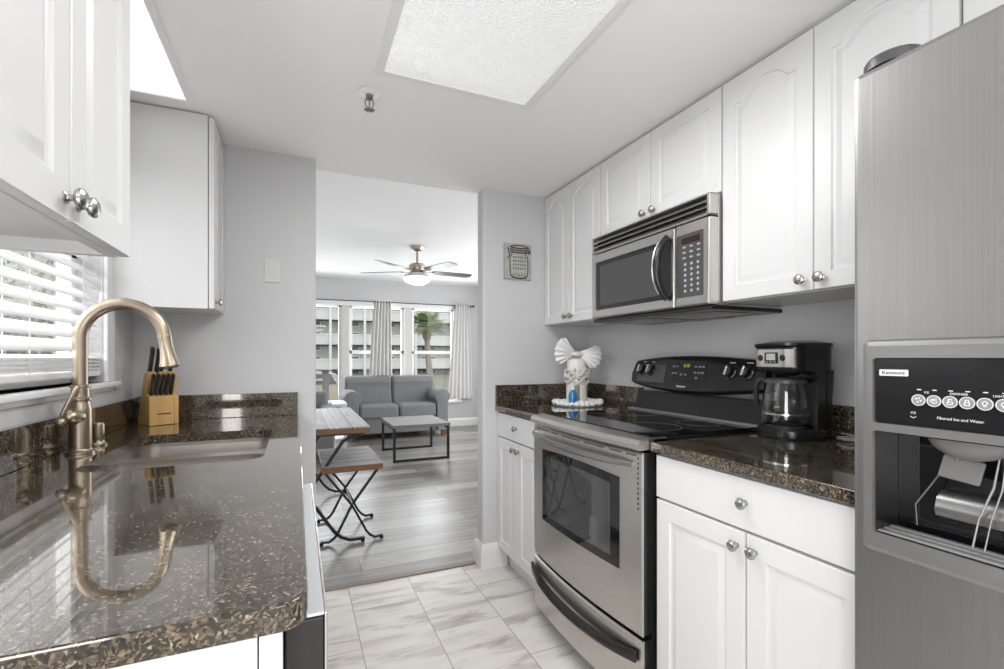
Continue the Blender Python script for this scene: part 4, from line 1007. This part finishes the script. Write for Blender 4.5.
# carafe: a thing of its own
c = thing('carafe', 'empty glass coffee carafe with black handle on the warming plate', 'carafe', (1.545, 1.064, 0.9145), math.radians(-8), local=True)
c.scale = (0.88, 0.88, 1.0)
cxx = -0.040
outer_p = [(0.0, 0.0405), (0.068, 0.0405), (0.078, 0.047), (0.083, 0.066), (0.083, 0.090), (0.076, 0.150), (0.068, 0.180), (0.067, 0.188)]
inner_p = [(0.0645, 0.188), (0.0655, 0.180), (0.0735, 0.150), (0.0805, 0.090), (0.0805, 0.066), (0.076, 0.049), (0.066, 0.043), (0.0, 0.043)]
MB().lathe(outer_p + inner_p, (cxx, 0, 0), n=40).build('glass_body', mat('carafe_glass', (0.95, 0.95, 0.95), 0.02, ior=1.45, trans=1.0), c)
MB().lathe([(0.0690, 0.182), (0.0705, 0.182), (0.0700, 0.192), (0.060, 0.198), (0.0, 0.199), (0.0, 0.193), (0.0680, 0.190)], (cxx, 0, 0), n=32).build('collar', M_DKGREY, c)
MB().lathe([(0.0828, 0.078), (0.0838, 0.078), (0.0838, 0.083), (0.0828, 0.083)], (cxx, 0, 0), n=40).build('band', M_CHROME, c)
ha = math.radians(115); hd_ = Vector((math.cos(ha), math.sin(ha), 0)); h0 = Vector((cxx, 0, 0))
MB().tube([h0 + hd_ * 0.066 + Vector((0, 0, 0.190)), h0 + hd_ * 0.096 + Vector((0, 0, 0.190)), h0 + hd_ * 0.106 + Vector((0, 0, 0.175)), h0 + hd_ * 0.107 + Vector((0, 0, 0.13)), h0 + hd_ * 0.103 + Vector((0, 0, 0.10))], 0, flat=(0.020, 0.014), up=(hd_.x, hd_.y, 0.01)).build('handle', M_BLACK, c)

# cord bundle
t = thing('power_cord', 'coiled dark power cord beside the coffee maker near the refrigerator', 'cord', (1.60, 0.912, 0.9145))
pts = []
for k in range(60):
    a = k / 59 * 2 * PI * 3.2; r_ = 0.030 + 0.004 * math.sin(k * 1.7)
    pts.append((1.592 + 0.55 * r_ * math.cos(a) * (1 + 0.1 * math.sin(k)), 0.912 + r_ * math.sin(a) * 1.2, 0.920 + 0.012 * (k / 59) + 0.006 * math.sin(a * 0.7)))
MB().tube(pts, 0.0028, 8).build('cable', mat('grey_cord', (0.20, 0.20, 0.20), 0.4), t)
MB().box(1.545, 1.563, 0.845, 0.877, 0.9155, 0.932, 0.004).cyl((1.554, 0.845, 0.923), (1.554, 0.827, 0.923), 0.0022, n=8).build('plug', mat('light_plug', (0.35, 0.35, 0.35), 0.4), t)

# ================================================================== VASE, TRIVET, BOTTLE
vx, vy = 1.452, 2.272
t = thing('vase', 'white shell-topped vase with braided rope middle in the far right corner', 'vase', (vx, vy, 0.93))
MB().lathe([(0.0, 0.922), (0.056, 0.922), (0.058, 0.928), (0.058, 1.035), (0.054, 1.05), (0.052, 1.10), (0.055, 1.15), (0.050, 1.17), (0.030, 1.18), (0.0, 1.182)], (vx, vy, 0), n=32).build('body', M_CERAMIC, t)
br = MB()
for ph in range(6):
    for sg in (-1, 1):
        pts = []
        for k in range(15):
            u = k / 14; a = ph * PI / 3 + sg * u * PI / 1.6; rr_ = 0.058 + 0.008 * math.sin(u * PI) + 0.003 * sg * math.sin(u * 9)
            pts.append((vx + rr_ * math.cos(a), vy + rr_ * math.sin(a), 1.040 + 0.075 * u + 0.006 * math.sin(u * 12 + ph)))
        br.tube(pts, 0.0085, 8)
br.build('rope_braid', mat('cream_rope', (0.68, 0.66, 0.60), 0.8, bump=((180, 180, 180), 0.6)), t)
la = math.atan2(-vy, -vx); R = []
for i in range(9):
    a = la - 0.55 + 0.85 * i / 8; R.append([(vx + r_ * math.cos(a), vy + r_ * math.sin(a), z) for r_, z in ((0.0580, 0.945), (0.0592, 0.945), (0.0592, 1.028), (0.0580, 1.028))])
MB().rings(R).build('paper_label', mat('green_label', (0.22, 0.26, 0.17), 0.6, noise=((40, 40, 40), 0.3)), t)
def wing(sg):
    """a scalloped shell half, spreading sideways from the vase top"""
    m_ = MB(); rows = []
    ux = Vector((0.915, -0.40, 0)) * sg; to = Vector((-0.40, -0.915, 0))
    a0, a1 = ((-0.62, 1.02) if sg < 0 else (-0.95, 0.42))
    for i in range(10):
        s_ = i / 9; row = []
        for k in range(25):
            q = k / 24; ang = a0 + (a1 - a0) * q
            edge = 1 - 0.18 * (2 * q - 1) ** 4 + 0.035 * math.cos(q * 6 * 2 * PI)
            ln = 0.118 * edge * s_
            p = Vector((vx, vy, 1.206)) + ux * (0.010 + ln * math.cos(ang)) + Vector((0, 0, ln * math.sin(ang) * 0.95 + 0.012 * (q - 0.5)))
            p += to * (0.007 * math.cos(q * 6 * 2 * PI) * s_ + 0.045 * math.sin(s_ * 2.0) * (0.6 + 0.4 * math.sin(q * PI)))
            row.append(p)
        rows.append(row)
    b_ = bmesh.new(); V = [[b_.verts.new(p) for p in r_] for r_ in rows]
    for i in range(9):
        for k in range(24): b_.faces.new((V[i][k], V[i][k + 1], V[i + 1][k + 1], V[i + 1][k]))
    bmesh.ops.remove_doubles(b_, verts=b_.verts, dist=1e-4)
    bmesh.ops.recalc_face_normals(b_, faces=b_.faces)
    bmesh.ops.solidify(b_, geom=b_.faces[:], thickness=0.008)
    m_._merge(b_); return m_
wing(-1).build('shell_wing', M_CERAMIC, t, ang=60); wing(1).build('shell_wing', M_CERAMIC, t, ang=60)
MB().ball((vx - 0.012, vy - 0.027, 1.202), 0.022, 16, (1.7, 1, 0.7)).build('knot', M_CERAMIC, t)

tr = thing('trivet', 'white lacy coral trivet with blue specks under the vase', 'trivet', (vx, vy, 0.9145))
rn = random.Random(5); m_ = MB(); mb2 = MB()
m_.lathe([(0.0, 0.0), (0.122, 0.0), (0.122, 0.005), (0.0, 0.0065)], (vx, vy - 0.01, 0.9146), n=40)
m_.build('lace_base', M_CERAMIC, tr)
for ring_, cnt in ((0.128, 28), (0.104, 22), (0.080, 16)):
    for k in range(cnt):
        a = 2 * PI * k / cnt + ring_ * 20; s_ = 0.016 + 0.005 * rn.random()
        (mb2 if False else m_) if False else None
        o_ = (vx + ring_ * math.cos(a), vy - 0.01 + ring_ * math.sin(a))
        if k == 0 and ring_ == 0.128: bumps = MB()
        hk = 0.62 + 0.3 * rn.random(); bumps.ball((o_[0], o_[1], 0.9150 + s_ * hk), s_, 10, (1, 1, hk))
bumps.build('coral_border', M_CERAMIC, tr)
bumps = MB()
for k in range(14):
    a = rn.random() * 2 * PI; bumps.ball((vx + 0.140 * math.cos(a), vy - 0.01 + 0.140 * math.sin(a), 0.926), 0.006, 8)
bumps.build('blue_specks', mat('blue_specks', (0.03, 0.10, 0.28), 0.3), tr)
bq = (1.378, 2.195)
t = thing('bottle', 'tiny blue bottle with white cap in front of the white vase', 'bottle', (bq[0], bq[1], 0.932))
MB().lathe([(0.0, 0.922), (0.019, 0.923), (0.0225, 0.93), (0.0225, 0.978), (0.018, 0.994), (0.011, 1.000), (0.011, 1.006), (0.0, 1.006)], (bq[0], bq[1], 0.0), n=24).build('body', mat('blue_gel', (0.03, 0.20, 0.48), 0.08, coat=0.5), t)
MB().lathe([(0.0115, 1.0055), (0.0130, 1.007), (0.0130, 1.028), (0.0, 1.029)], (bq[0], bq[1], 0.0), n=20).build('cap', M_WHPLAST, t)

# ================================================================== LIVING ROOM
# sofa
t = thing('sofa', 'grey two-seat sofa with rolled arms under the living room window', 'sofa', (1.365, 7.2, 0))
sxa, sxb = 0.60, 2.13; sf, sb = 6.86, 7.655
MB().box(sxa + 0.20, sxb - 0.20, sf + 0.03, sb - 0.05, 0.09, 0.34, 0.02).build('base', M_SOFA, t)
for sg, xc in ((-1, sxa + 0.115), (1, sxb - 0.115)):
    poly = []
    for k in range(15):
        a = math.radians(-40 + 260 * k / 14); poly.append((xc + 0.118 * math.cos(a), 0.60 + 0.112 * math.sin(a)))
    poly += [(xc - 0.085, 0.50), (xc - 0.085, 0.09), (xc + 0.085, 0.09), (xc + 0.085, 0.50)]
    ao = MB().prism(poly, 'Y', sf - 0.01, sb - 0.06, 0.015, 2).build('arm', M_SOFA, t)
    MB().lathe([(0.0, sf - 0.016), (0.085, sf - 0.014), (0.092, sf - 0.0095)], (xc, 0, 0.60), axis='Y', n=28).build('arm_face', M_SOFA, ao)
mid = (sxa + sxb) / 2
for x0, x1 in ((sxa + 0.205, mid - 0.003), (mid + 0.003, sxb - 0.205)):
    MB().box(x0, x1, sf - 0.005, sb - 0.22, 0.30, 0.505, 0.05, 4).build('seat_cushion', M_SOFA, t)
for x0, x1 in ((sxa + 0.06, mid - 0.002), (mid + 0.002, sxb - 0.09)):
    poly = [(7.36, 0.42), (7.58, 0.42), (7.63, 0.60), (7.655, 0.80), (7.64, 0.87), (7.58, 0.905), (7.50, 0.90), (7.43, 0.86), (7.42, 0.80), (7.44, 0.72), (7.40, 0.56)]
    MB().prism(poly, 'X', x0, x1, 0.05, 4).build('back_cushion', M_SOFA, t, ang=60)
MB().box(sxa + 0.05, sxb - 0.05, 7.54, 7.655, 0.09, 0.70, 0.02).build('back_frame', M_SOFA, t)
for x in (sxa + 0.08, sxb - 0.08):
    for y in (sf + 0.06, sb - 0.10): MB().prism([(x - 0.04, 0.09), (x + 0.04, 0.09), (x + 0.03, 0.0), (x - 0.03, 0.0)], 'Y', y - 0.035, y + 0.035).build('foot', M_BRNWOOD, t)

# coffee table
t = thing('coffee_table', 'square coffee table with grey wood top and black metal frame legs', 'coffee table', (1.32, 5.71, 0))
cx0, cx1, cy0, cy1 = 0.985, 1.655, 5.31, 6.13
MB().box(cx0, cx1, cy0, cy1, 0.385, 0.420, 0.003).build('top', M_GREYWOOD, t)
for y in (cy0 + 0.03, cy1 - 0.03):
    f = MB(); s_ = 0.014
    for x in (cx0 + 0.02, cx1 - 0.02): f.box(x - s_, x + s_, y - s_, y + s_, 0.0, 0.384, 0.002)
    f.box(cx0 + 0.02, cx1 - 0.02, y - s_, y + s_, 0.0, 0.026, 0.002)
    f.build('leg_frame', M_BLKMETAL, t)
f = MB()
for x in (cx0 + 0.02, cx1 - 0.02): f.box(x - 0.012, x + 0.012, cy0 + 0.045, cy1 - 0.045, 0.355, 0.384, 0.002)
f.build('side_rail', M_BLKMETAL, t)

def xframe(cx, y, ht, half_top, half_foot, z_cross, bar, parent, n_=8):
    """two crossing iron bars with turned-out feet, in a plane y = const"""
    for sg in (-1, 1):
        top = [(cx + sg * half_top, ht), (cx + sg * half_top * 0.80, ht - 0.012)] if half_top > 0.3 else [(cx + sg * half_top, ht)]
        if half_top > 0.3: top += [(cx + sg * half_top * 0.62, ht - 0.045), (cx + sg * half_top * 0.50, ht - 0.105)]
        low = [(cx - sg * half_foot * 0.46, z_cross * 0.26), (cx - sg * half_foot * 0.58, z_cross * 0.14), (cx - sg * half_foot * 0.74, z_cross * 0.065), (cx - sg * half_foot, 0.020)]
        pts = top + [(cx, z_cross)] + low
        dy = 0.009 * sg
        b_ = MB().tube([(x, y + dy, z) for x, z in pts], 0, flat=bar, up=(0, 1, 0))
        lo = b_.build('leg', M_BLKMETAL, parent)
        MB().cyl((cx - sg * half_foot * 0.97, y + dy, 0.0), (cx - sg * half_foot * 0.97, y + dy, 0.016), 0.012, n=12).build('foot_pad', M_BLACK, lo)

# dining table
t = thing('dining_table', 'slatted dining table with whitewashed top, brown edge and crossed iron legs', 'dining table', (0.06, 3.74, 0))
tx0, tx1, ty0, ty1 = -0.33, 0.435, 3.10, 4.38
MB().box(tx0 + 0.003, tx1 - 0.003, ty0 + 0.003, ty1 - 0.003, 0.7335, 0.741, 0.001).build('top', M_WHWOOD, t)
MB().box(tx0, tx1, ty0, ty1, 0.703, 0.733, 0.003).build('top_frame', M_BRNWOOD, t)
for y in (ty0 + 0.05, ty1 - 0.05): xframe(0.055, y, 0.692, 0.345, 0.345, 0.33, (0.018, 0.026), t)
for y in (ty0 + 0.05, ty1 - 0.05): MB().box(tx0 + 0.03, tx1 - 0.04, y - 0.02, y + 0.02, 0.690, 0.7028).build('support_bar', M_BLKMETAL, t)
MB().cyl((0.055, ty0 + 0.05, 0.33), (0.055, ty1 - 0.05, 0.33), 0.008, n=10).build('stretcher', M_BLKMETAL, t)
# bench
def bench(label, cx, y0, y1, grp):
    t = thing('bench', label, 'bench', (cx, (y0 + y1) / 2, 0), 0, grp)
    n_ = 5; w = (y1 - y0) / n_
    for k in range(n_):
        a = y0 + k * w; MB().box(cx - 0.178, cx + 0.178, a + 0.005, a + w - 0.005, 0.472, 0.500, 0.003).build('slat', M_SLAT, t)
    MB().box(cx - 0.185, cx + 0.185, y0 - 0.004, y0 + 0.0042, 0.462, 0.500, 0.002).box(cx - 0.185, cx - 0.1785, y0 + 0.004, y1, 0.462, 0.500, 0.002).box(cx + 0.1785, cx + 0.185, y0 + 0.004, y1, 0.462, 0.500, 0.002).build('edge_frame', M_BRNWOOD, t)
    for y in (y0 + 0.055, y1 - 0.16): xframe(cx, y, 0.464, 0.17, 0.19, 0.235, (0.014, 0.020), t)
    MB().box(cx - 0.17, cx + 0.17, y0 + 0.045, y0 + 0.065, 0.462, 0.4715).box(cx - 0.17, cx + 0.17, y1 - 0.17, y1 - 0.15, 0.462, 0.4715).build('support_bar', M_BLKMETAL, t)
    MB().cyl((cx, y0 + 0.055, 0.235), (cx, y1 - 0.16, 0.235), 0.007, n=10).build('stretcher', M_BLKMETAL, t)
    return t
bench('slatted whitewashed bench with crossed iron legs beside the dining table', 0.325, 3.10, 3.76, None)

# armchair and side table behind the dining table
t = thing('armchair', 'grey upholstered armchair partly hidden behind the dining table', 'armchair', (0.0, 6.0, 0))
MB().box(-0.45, 0.40, 5.75, 6.45, 0.08, 0.42, 0.03, 3).build('base', M_SOFA, t)
MB().box(-0.30, 0.24, 5.70, 6.30, 0.40, 0.52, 0.045, 4).build('seat_cushion', M_SOFA, t)
MB().box(-0.45, 0.36, 6.28, 6.50, 0.40, 0.76, 0.05, 4).build('backrest', M_SOFA, t)
for x0, x1 in ((-0.46, -0.31), (0.25, 0.40)): MB().box(x0, x1, 5.74, 6.40, 0.40, 0.60, 0.04, 3).build('arm', M_SOFA, t)
for x in (-0.40, 0.35):
    for y in (5.80, 6.40): MB().box(x - 0.025, x + 0.025, y - 0.025, y + 0.025, 0.0, 0.08).build('foot', M_BRNWOOD, t)
t = thing('side_table', 'small white side table standing between armchair and sofa', 'side table', (0.50, 6.35, 0))
MB().box(0.405, 0.575, 6.15, 6.58, 0.585, 0.615, 0.004).build('top', M_TRIM, t)
for x in (0.42, 0.555):
    for y in (6.18, 6.55): MB().box(x - 0.016, x + 0.016, y - 0.016, y + 0.016, 0.0, 0.585, 0.002).build('leg', M_TRIM, t)
MB().box(0.41, 0.57, 6.17, 6.56, 0.16, 0.18, 0.002).build('shelf', M_TRIM, t)

# curtains and rod
t = thing('curtain_rod', 'thin dark curtain rod across the top of the living room window', 'curtain rod', (1.3, 7.70, 2.075))
MB().cyl((-0.55, 7.70, 2.078), (2.79, 7.70, 2.078), 0.0085, n=12).build('rod', M_DKGREY, t)
MB().lathe([(0.0, 2.835), (0.016, 2.833), (0.020, 2.82), (0.020, 2.80), (0.012, 2.79), (0.0, 2.79)], (0, 7.70, 2.078), axis='X', n=18).build('finial', M_DKGREY, t)
MB().box(2.765, 2.785, 7.705, 7.799, 2.068, 2.088).box(2.755, 2.795, 7.792, 7.799, 2.045, 2.110).build('bracket', M_DKGREY, t)
def curtain(label, xt0, xt1, xb0, xb1, z0, folds):
    t = thing('curtain', label, 'curtain', ((xt0 + xt1) / 2, 7.70, z0), 0, 'grey curtains on the living room window')
    N = folds * 10; R = []
    for j in range(9):
        s_ = j / 8; z = 2.10 + (z0 - 2.10) * s_; e_ = s_ ** 0.8
        a0 = xt0 + (xb0 - xt0) * e_; a1 = xt1 + (xb1 - xt1) * e_
        f_, bk = [], []
        for k in range(N + 1):
            u = k / N; x = a0 + (a1 - a0) * u + 0.006 * math.sin(5 * s_ + k)*0.3; y = 7.70 + 0.026 * math.sin(u * folds * 2 * PI) + 0.004 * math.sin(s_ * 6 + u * 9)
            f_.append((x, y - 0.0015, z)); bk.append((x, y + 0.0015, z))
        R.append(f_ + bk[::-1])
    MB().rings(R).build('cloth', M_CURTAIN, t, ang=80)
    for k in range(folds):
        x = xt0 + (xt1 - xt0) * (k + 0.5) / folds
        MB().lathe([(0.020, x - 0.002), (0.024, x - 0.002), (0.024, x + 0.002), (0.020, x + 0.002), (0.020, x - 0.002)], (0, 7.70, 2.078), axis='X', n=20).build('grommet', M_CHROME, t)
curtain('light grey grommet curtain hanging in the middle of the living room window', 1.13, 1.40, 1.03, 1.42, 0.52, 6)
curtain('light grey grommet curtain hanging at the right end of the living room window', 2.48, 2.74, 2.36, 2.80, 0.48, 6)

# ceiling fan
fxx, fyy = 1.245, 5.25
t = thing('ceiling_fan', 'five-blade nickel ceiling fan with lit glass bowl in the living room', 'ceiling fan', (fxx, fyy, 2.44))
M_FAN = mat('antique_nickel', (0.46, 0.40, 0.33), 0.3, 1.0)
MB().lathe([(0.0, 2.4395), (0.080, 2.4395), (0.080, 2.425), (0.066, 2.395), (0.030, 2.380), (0.0, 2.380)], (fxx, fyy, 0), n=28).build('canopy', M_FAN, t)
MB().cyl((fxx, fyy, 2.385), (fxx, fyy, 2.235), 0.014, n=14).build('downrod', M_FAN, t)
MB().lathe([(0.0, 2.245), (0.070, 2.243), (0.092, 2.225), (0.095, 2.180), (0.080, 2.150), (0.060, 2.140), (0.0, 2.140)], (fxx, fyy, 0), n=32).build('motor_housing', M_FAN, t)
MB().lathe([(0.0, 2.139), (0.085, 2.139), (0.120, 2.125), (0.150, 2.100), (0.155, 2.085), (0.0, 2.085)], (fxx, fyy, 0), n=32).build('light_fitter', M_WHPLAST, t)
MB().lathe([(0.152, 2.0845), (0.152, 2.062), (0.125, 2.035), (0.075, 2.012), (0.0, 2.003)], (fxx, fyy, 0), n=32).build('glass_bowl', mat('lit_bowl', (0.9, 0.9, 0.88), 0.3, emit=((1, 0.98, 0.94), 1.2)), t)
M_BLADE = mat('silver_blade', (0.11, 0.11, 0.11), 0.3)
for k in range(5):
    a = math.radians(-68 + 72 * k); Mz = Matrix.Translation((fxx, fyy, 2.158)) @ Matrix.Rotation(a, 4, 'Z') @ Matrix.Rotation(math.radians(-9), 4, 'X')
    out = [(0.17, -0.050), (0.24, -0.058), (0.50, -0.066), (0.62, -0.064), (0.655, -0.045), (0.665, 0.0), (0.655, 0.045), (0.62, 0.064), (0.50, 0.066), (0.24, 0.058), (0.17, 0.050)]
    R = [[Mz @ Vector((x, y, z)) for x, y in out] for z in (-0.003, 0.003)]
    bo = MB().rings(R).build('blade', M_BLADE, t)
    MB().box(0.07, 0.20, -0.018, 0.018, -0.010, -0.0035, 0.002, M=Mz).build('blade_iron', M_FAN, bo)

# ================================================================== OUTSIDE
GZ = -0.8
struct(MB().box(-60, 90, 8.2, 140, GZ - 0.1, GZ), 'ground', mat('lawn', (0.20, 0.215, 0.15), 0.9, noise=((1.5, 1.5, 1.5), 0.4)))
struct(MB().box(-60, -0.95, -20, 8.15, GZ - 0.1, GZ), 'ground_side', mat('lawn', (0.20, 0.215, 0.15), 0.9))
bd = thing('apartment_building', 'pale apartment block with stacked balconies across the courtyard', 'building', (8, 54, GZ))
M_SID = mat('pale_siding', (0.58, 0.58, 0.56), 0.7); M_RAIL = mat('white_rail_panel', (0.72, 0.73, 0.72), 0.6); M_POST = mat('white_post', (0.82, 0.83, 0.83), 0.6)
M_DARKW = mat('dark_window', (0.12, 0.14, 0.16), 0.15)
MB().box(-14, 44, 55.4, 58, GZ, 14).build('wall', M_SID, bd)
for k in range(5):
    zf = -1.62 + 2.70 * k     # underside of each white balcony front
    z0 = max(GZ, zf + 1.42) if k else GZ
    MB().box(-14, 44, 54.0, 55.4, zf + 1.42, zf + 1.56).build('balcony_floor', M_SID, bd) if zf + 1.42 > GZ else None
    if k:
        MB().box(-14, 44, 54.0, 54.12, -0.20 + 2.70 * (k - 1), 1.08 + 2.70 * (k - 1)).build('railing', M_RAIL, bd)
        MB().box(-14, 44, 53.93, 54.0, 1.0 + 2.70 * (k - 1), 1.12 + 2.70 * (k - 1)).build('handrail', M_POST, bd)
for x in (-10.0, -5.0, 0.2, 3.3, 6.9, 12.6, 17.0, 21.5, 26.0, 31.0): MB().box(x - 0.13, x + 0.13, 53.7, 53.98, GZ, 13).build('post', M_POST, bd)
for x in (-8.0, -3.0, 1.5, 5.6, 9.6, 14.5, 19.0, 24.0):
    for k in range(4):
        wo = MB().box(x - 0.9, x + 0.9, 55.30, 55.4, -0.7 + 2.70 * k, 1.15 + 2.70 * k + 0.25).build('balcony_door', M_POST, bd)
        MB().box(x - 0.8, x + 0.8, 55.25, 55.30, -0.6 + 2.70 * k, 1.3 + 2.70 * k).build('pane', M_DARKW, wo)

def palm(label, x, y, z0, h, rn, lean=0.3):
    t = thing('palm_tree', label, 'tree', (x, y, z0))
    pts = [(x + lean * (1 - (k / 8)) ** 2, y, z0 + h * k / 8) for k in range(9)]
    MB().tube(pts, [0.19 - 0.06 * k / 8 for k in range(9)], 12).build('trunk', mat('palm_bark', (0.30, 0.27, 0.24), 0.9, bump=((20, 20, 60), 1.0)), t)
    top = Vector((x, y, z0 + h))
    MB().ball((top.x, top.y, top.z - 0.35), 0.30, 12, (0.85, 0.85, 1.5)).build('boot_jacket', mat('palm_boots', (0.26, 0.21, 0.16), 0.95, bump=((15, 15, 15), 1.0)), t)
    M_FR = mat('palm_green', (0.20, 0.27, 0.13), 0.6); M_FR2 = mat('palm_pale_green', (0.33, 0.40, 0.22), 0.6)
    for f in range(38):
        a = rn.random() * 2 * PI; el = -0.25 + 1.45 * rn.random(); ln = 0.95 + 0.45 * rn.random()
        d = Vector((math.cos(a) * math.cos(el), math.sin(a) * math.cos(el), math.sin(el)))
        m_ = MB(); c0 = top + d * ln * 0.5
        m_.tube([top, top + d * ln * 0.3 + Vector((0, 0, 0.03)), c0], 0.012, 5)
        side = d.cross(Vector((0, 0, 1))).normalized(); up = side.cross(d)
        for q in range(17):
            fa = -1.5 + 3.0 * q / 16; l2 = ln * 0.62 * (1 - 0.18 * abs(fa))
            tip = c0 + (d * math.cos(fa) + side * math.sin(fa)) * l2 + Vector((0, 0, -0.28 * l2))
            midp = c0 + (d * math.cos(fa) + side * math.sin(fa)) * l2 * 0.5
            wv = (side * math.cos(fa) - d * math.sin(fa)) * 0.035
            m_.quad(c0, midp + wv, tip, midp - wv)
        m_.build('frond', M_FR if f % 2 else M_FR2, t)
palm('tall palm tree with brown trunk outside the right living room window', 6.20, 24.0, GZ, 3.6, random.Random(11), 0.35)

# parked car and a tree trunk in the courtyard
t = thing('car', 'tan parked car seen through the left living room window', 'car', (0.9, 18.3, GZ))
M_CAR = mat('tan_car_paint', (0.50, 0.44, 0.36), 0.25, coat=0.5)
MB().prism([(-0.9, GZ + 0.30), (2.9, GZ + 0.30), (2.95, GZ + 0.75), (2.85, GZ + 0.95), (1.75, GZ + 1.02), (1.25, GZ + 1.42), (0.85, GZ + 1.50), (-0.35, GZ + 1.50), (-0.80, GZ + 1.10), (-0.92, GZ + 0.85)], 'Y', 17.8, 19.4, 0.06, 2).build('body', M_CAR, t)
for xx in ((-0.55, 0.28), (0.36, 1.32)):
    MB().prism([(xx[0], GZ + 1.04), (xx[1], GZ + 1.04), (xx[1] - 0.22, GZ + 1.40), (xx[0] + 0.10, GZ + 1.40)], 'Y', 17.785, 17.80).build('side_window', M_DARKW, t)
for xx in (-0.15, 2.2):
    for yy in (17.78, 19.25): 
        wo = MB().lathe([(0.0, yy), (0.30, yy), (0.31, yy + 0.03), (0.31, yy + 0.17), (0.0, yy + 0.17)], (xx, 0, GZ + 0.31), axis='Y', n=24).build('wheel', M_BLACK, t)
        MB().lathe([(0.0, yy - 0.012), (0.17, yy - 0.006), (0.18, yy - 0.001)], (xx, 0, GZ + 0.31), axis='Y', n=20).build('hubcap', M_CHROME, wo)
t = thing('tree_trunk', 'grey tree trunk standing in front of the tan parked car', 'tree trunk', (0.80, 15.2, GZ))
MB().tube([(0.80, 15.2, GZ), (0.80, 15.2, 0.1), (0.79, 15.2, 0.78)], [0.14, 0.095, 0.105], 12).build('trunk', mat('grey_bark', (0.20, 0.20, 0.20), 0.9, bump=((10, 10, 30), 1.0)), t)
MB().lathe([(0.0, 0.78), (0.19, 0.785), (0.20, 0.81), (0.0, 0.83)], (0.79, 15.2, 0), n=16).build('cap', M_DKGREY, t)

def leaf_bush(name, label, cat, c, r, n, cols, seed, grp):
    rn = random.Random(seed); t = thing(name, label, cat, (c[0], c[1], GZ), 0, grp)
    m_ = MB(); bm_ = bmesh.new()
    for k in range(n):
        while True:
            p = Vector((rn.uniform(-1, 1), rn.uniform(-1, 1), rn.uniform(-1, 1)))
            if 0.25 < p.length < 1: break
        p = Vector((c[0] + p.x * r[0], c[1] + p.y * r[1], c[2] + p.z * r[2]))
        d = Vector((rn.uniform(-1, 1), rn.uniform(-1, 1), rn.uniform(-1, 1))).normalized(); e = d.orthogonal().normalized()
        l_ = rn.uniform(0.07, 0.15); vs = [bm_.verts.new(q) for q in (p, p + d * l_ * 0.5 + e * l_ * 0.22, p + d * l_, p + d * l_ * 0.5 - e * l_ * 0.22)]
        f_ = bm_.faces.new(vs); f_.material_index = k % len(cols)
    me = bpy.data.meshes.new('foliage')
    for v in bm_.verts: v.co -= Vector((c[0], c[1], GZ))
    bm_.to_mesh(me); bm_.free()
    for q in cols: me.materials.append(q)
    o = bpy.data.objects.new('foliage', me); COL.objects.link(o); o.parent = t
    MB().tube([(c[0], c[1], GZ), (c[0] + 0.05, c[1], c[2] * 0.4 + GZ * 0.6), (c[0], c[1], c[2])], [0.06, 0.045, 0.02], 8).build('stem', mat('grey_bark', (0.2, 0.2, 0.2), 0.9), t)
G1 = mat('leaf_dark', (0.22, 0.27, 0.16), 0.6); G2 = mat('leaf_mid', (0.34, 0.39, 0.26), 0.6); G3 = mat('leaf_pale', (0.50, 0.53, 0.40), 0.6)
for i, (sx_, cy_, cz_, lab) in enumerate(((-2.7, 6.4, 1.5, 'leafy green shrub outside the kitchen window, nearest of the three'), (-4.4, 10.6, 2.0, 'leafy green shrub outside the kitchen window, middle of the three'), (-7.2, 14.5, 2.2, 'leafy green shrub outside the kitchen window, farthest of the three'))):
    leaf_bush('shrub', lab, 'shrub', (sx_, cy_, cz_), (0.9, 1.0, 1.3), 700, [G1, G2, G3], 20 + i, 'shrubs outside the kitchen window')
nb = thing('neighbour_wall', 'pale siding wall of the neighbouring house outside the kitchen window', 'wall', (-9, 18, GZ))
MB().box(-16.0, -3.0, 18.0, 18.4, GZ, 6.0).build('siding', M_SID, nb)
for x in (-13.5, -10.5, -7.8, -5.2): MB().box(x, x + 1.2, 17.94, 18.0, 0.6, 2.4, 0.01).build('window', M_DARKW, nb)
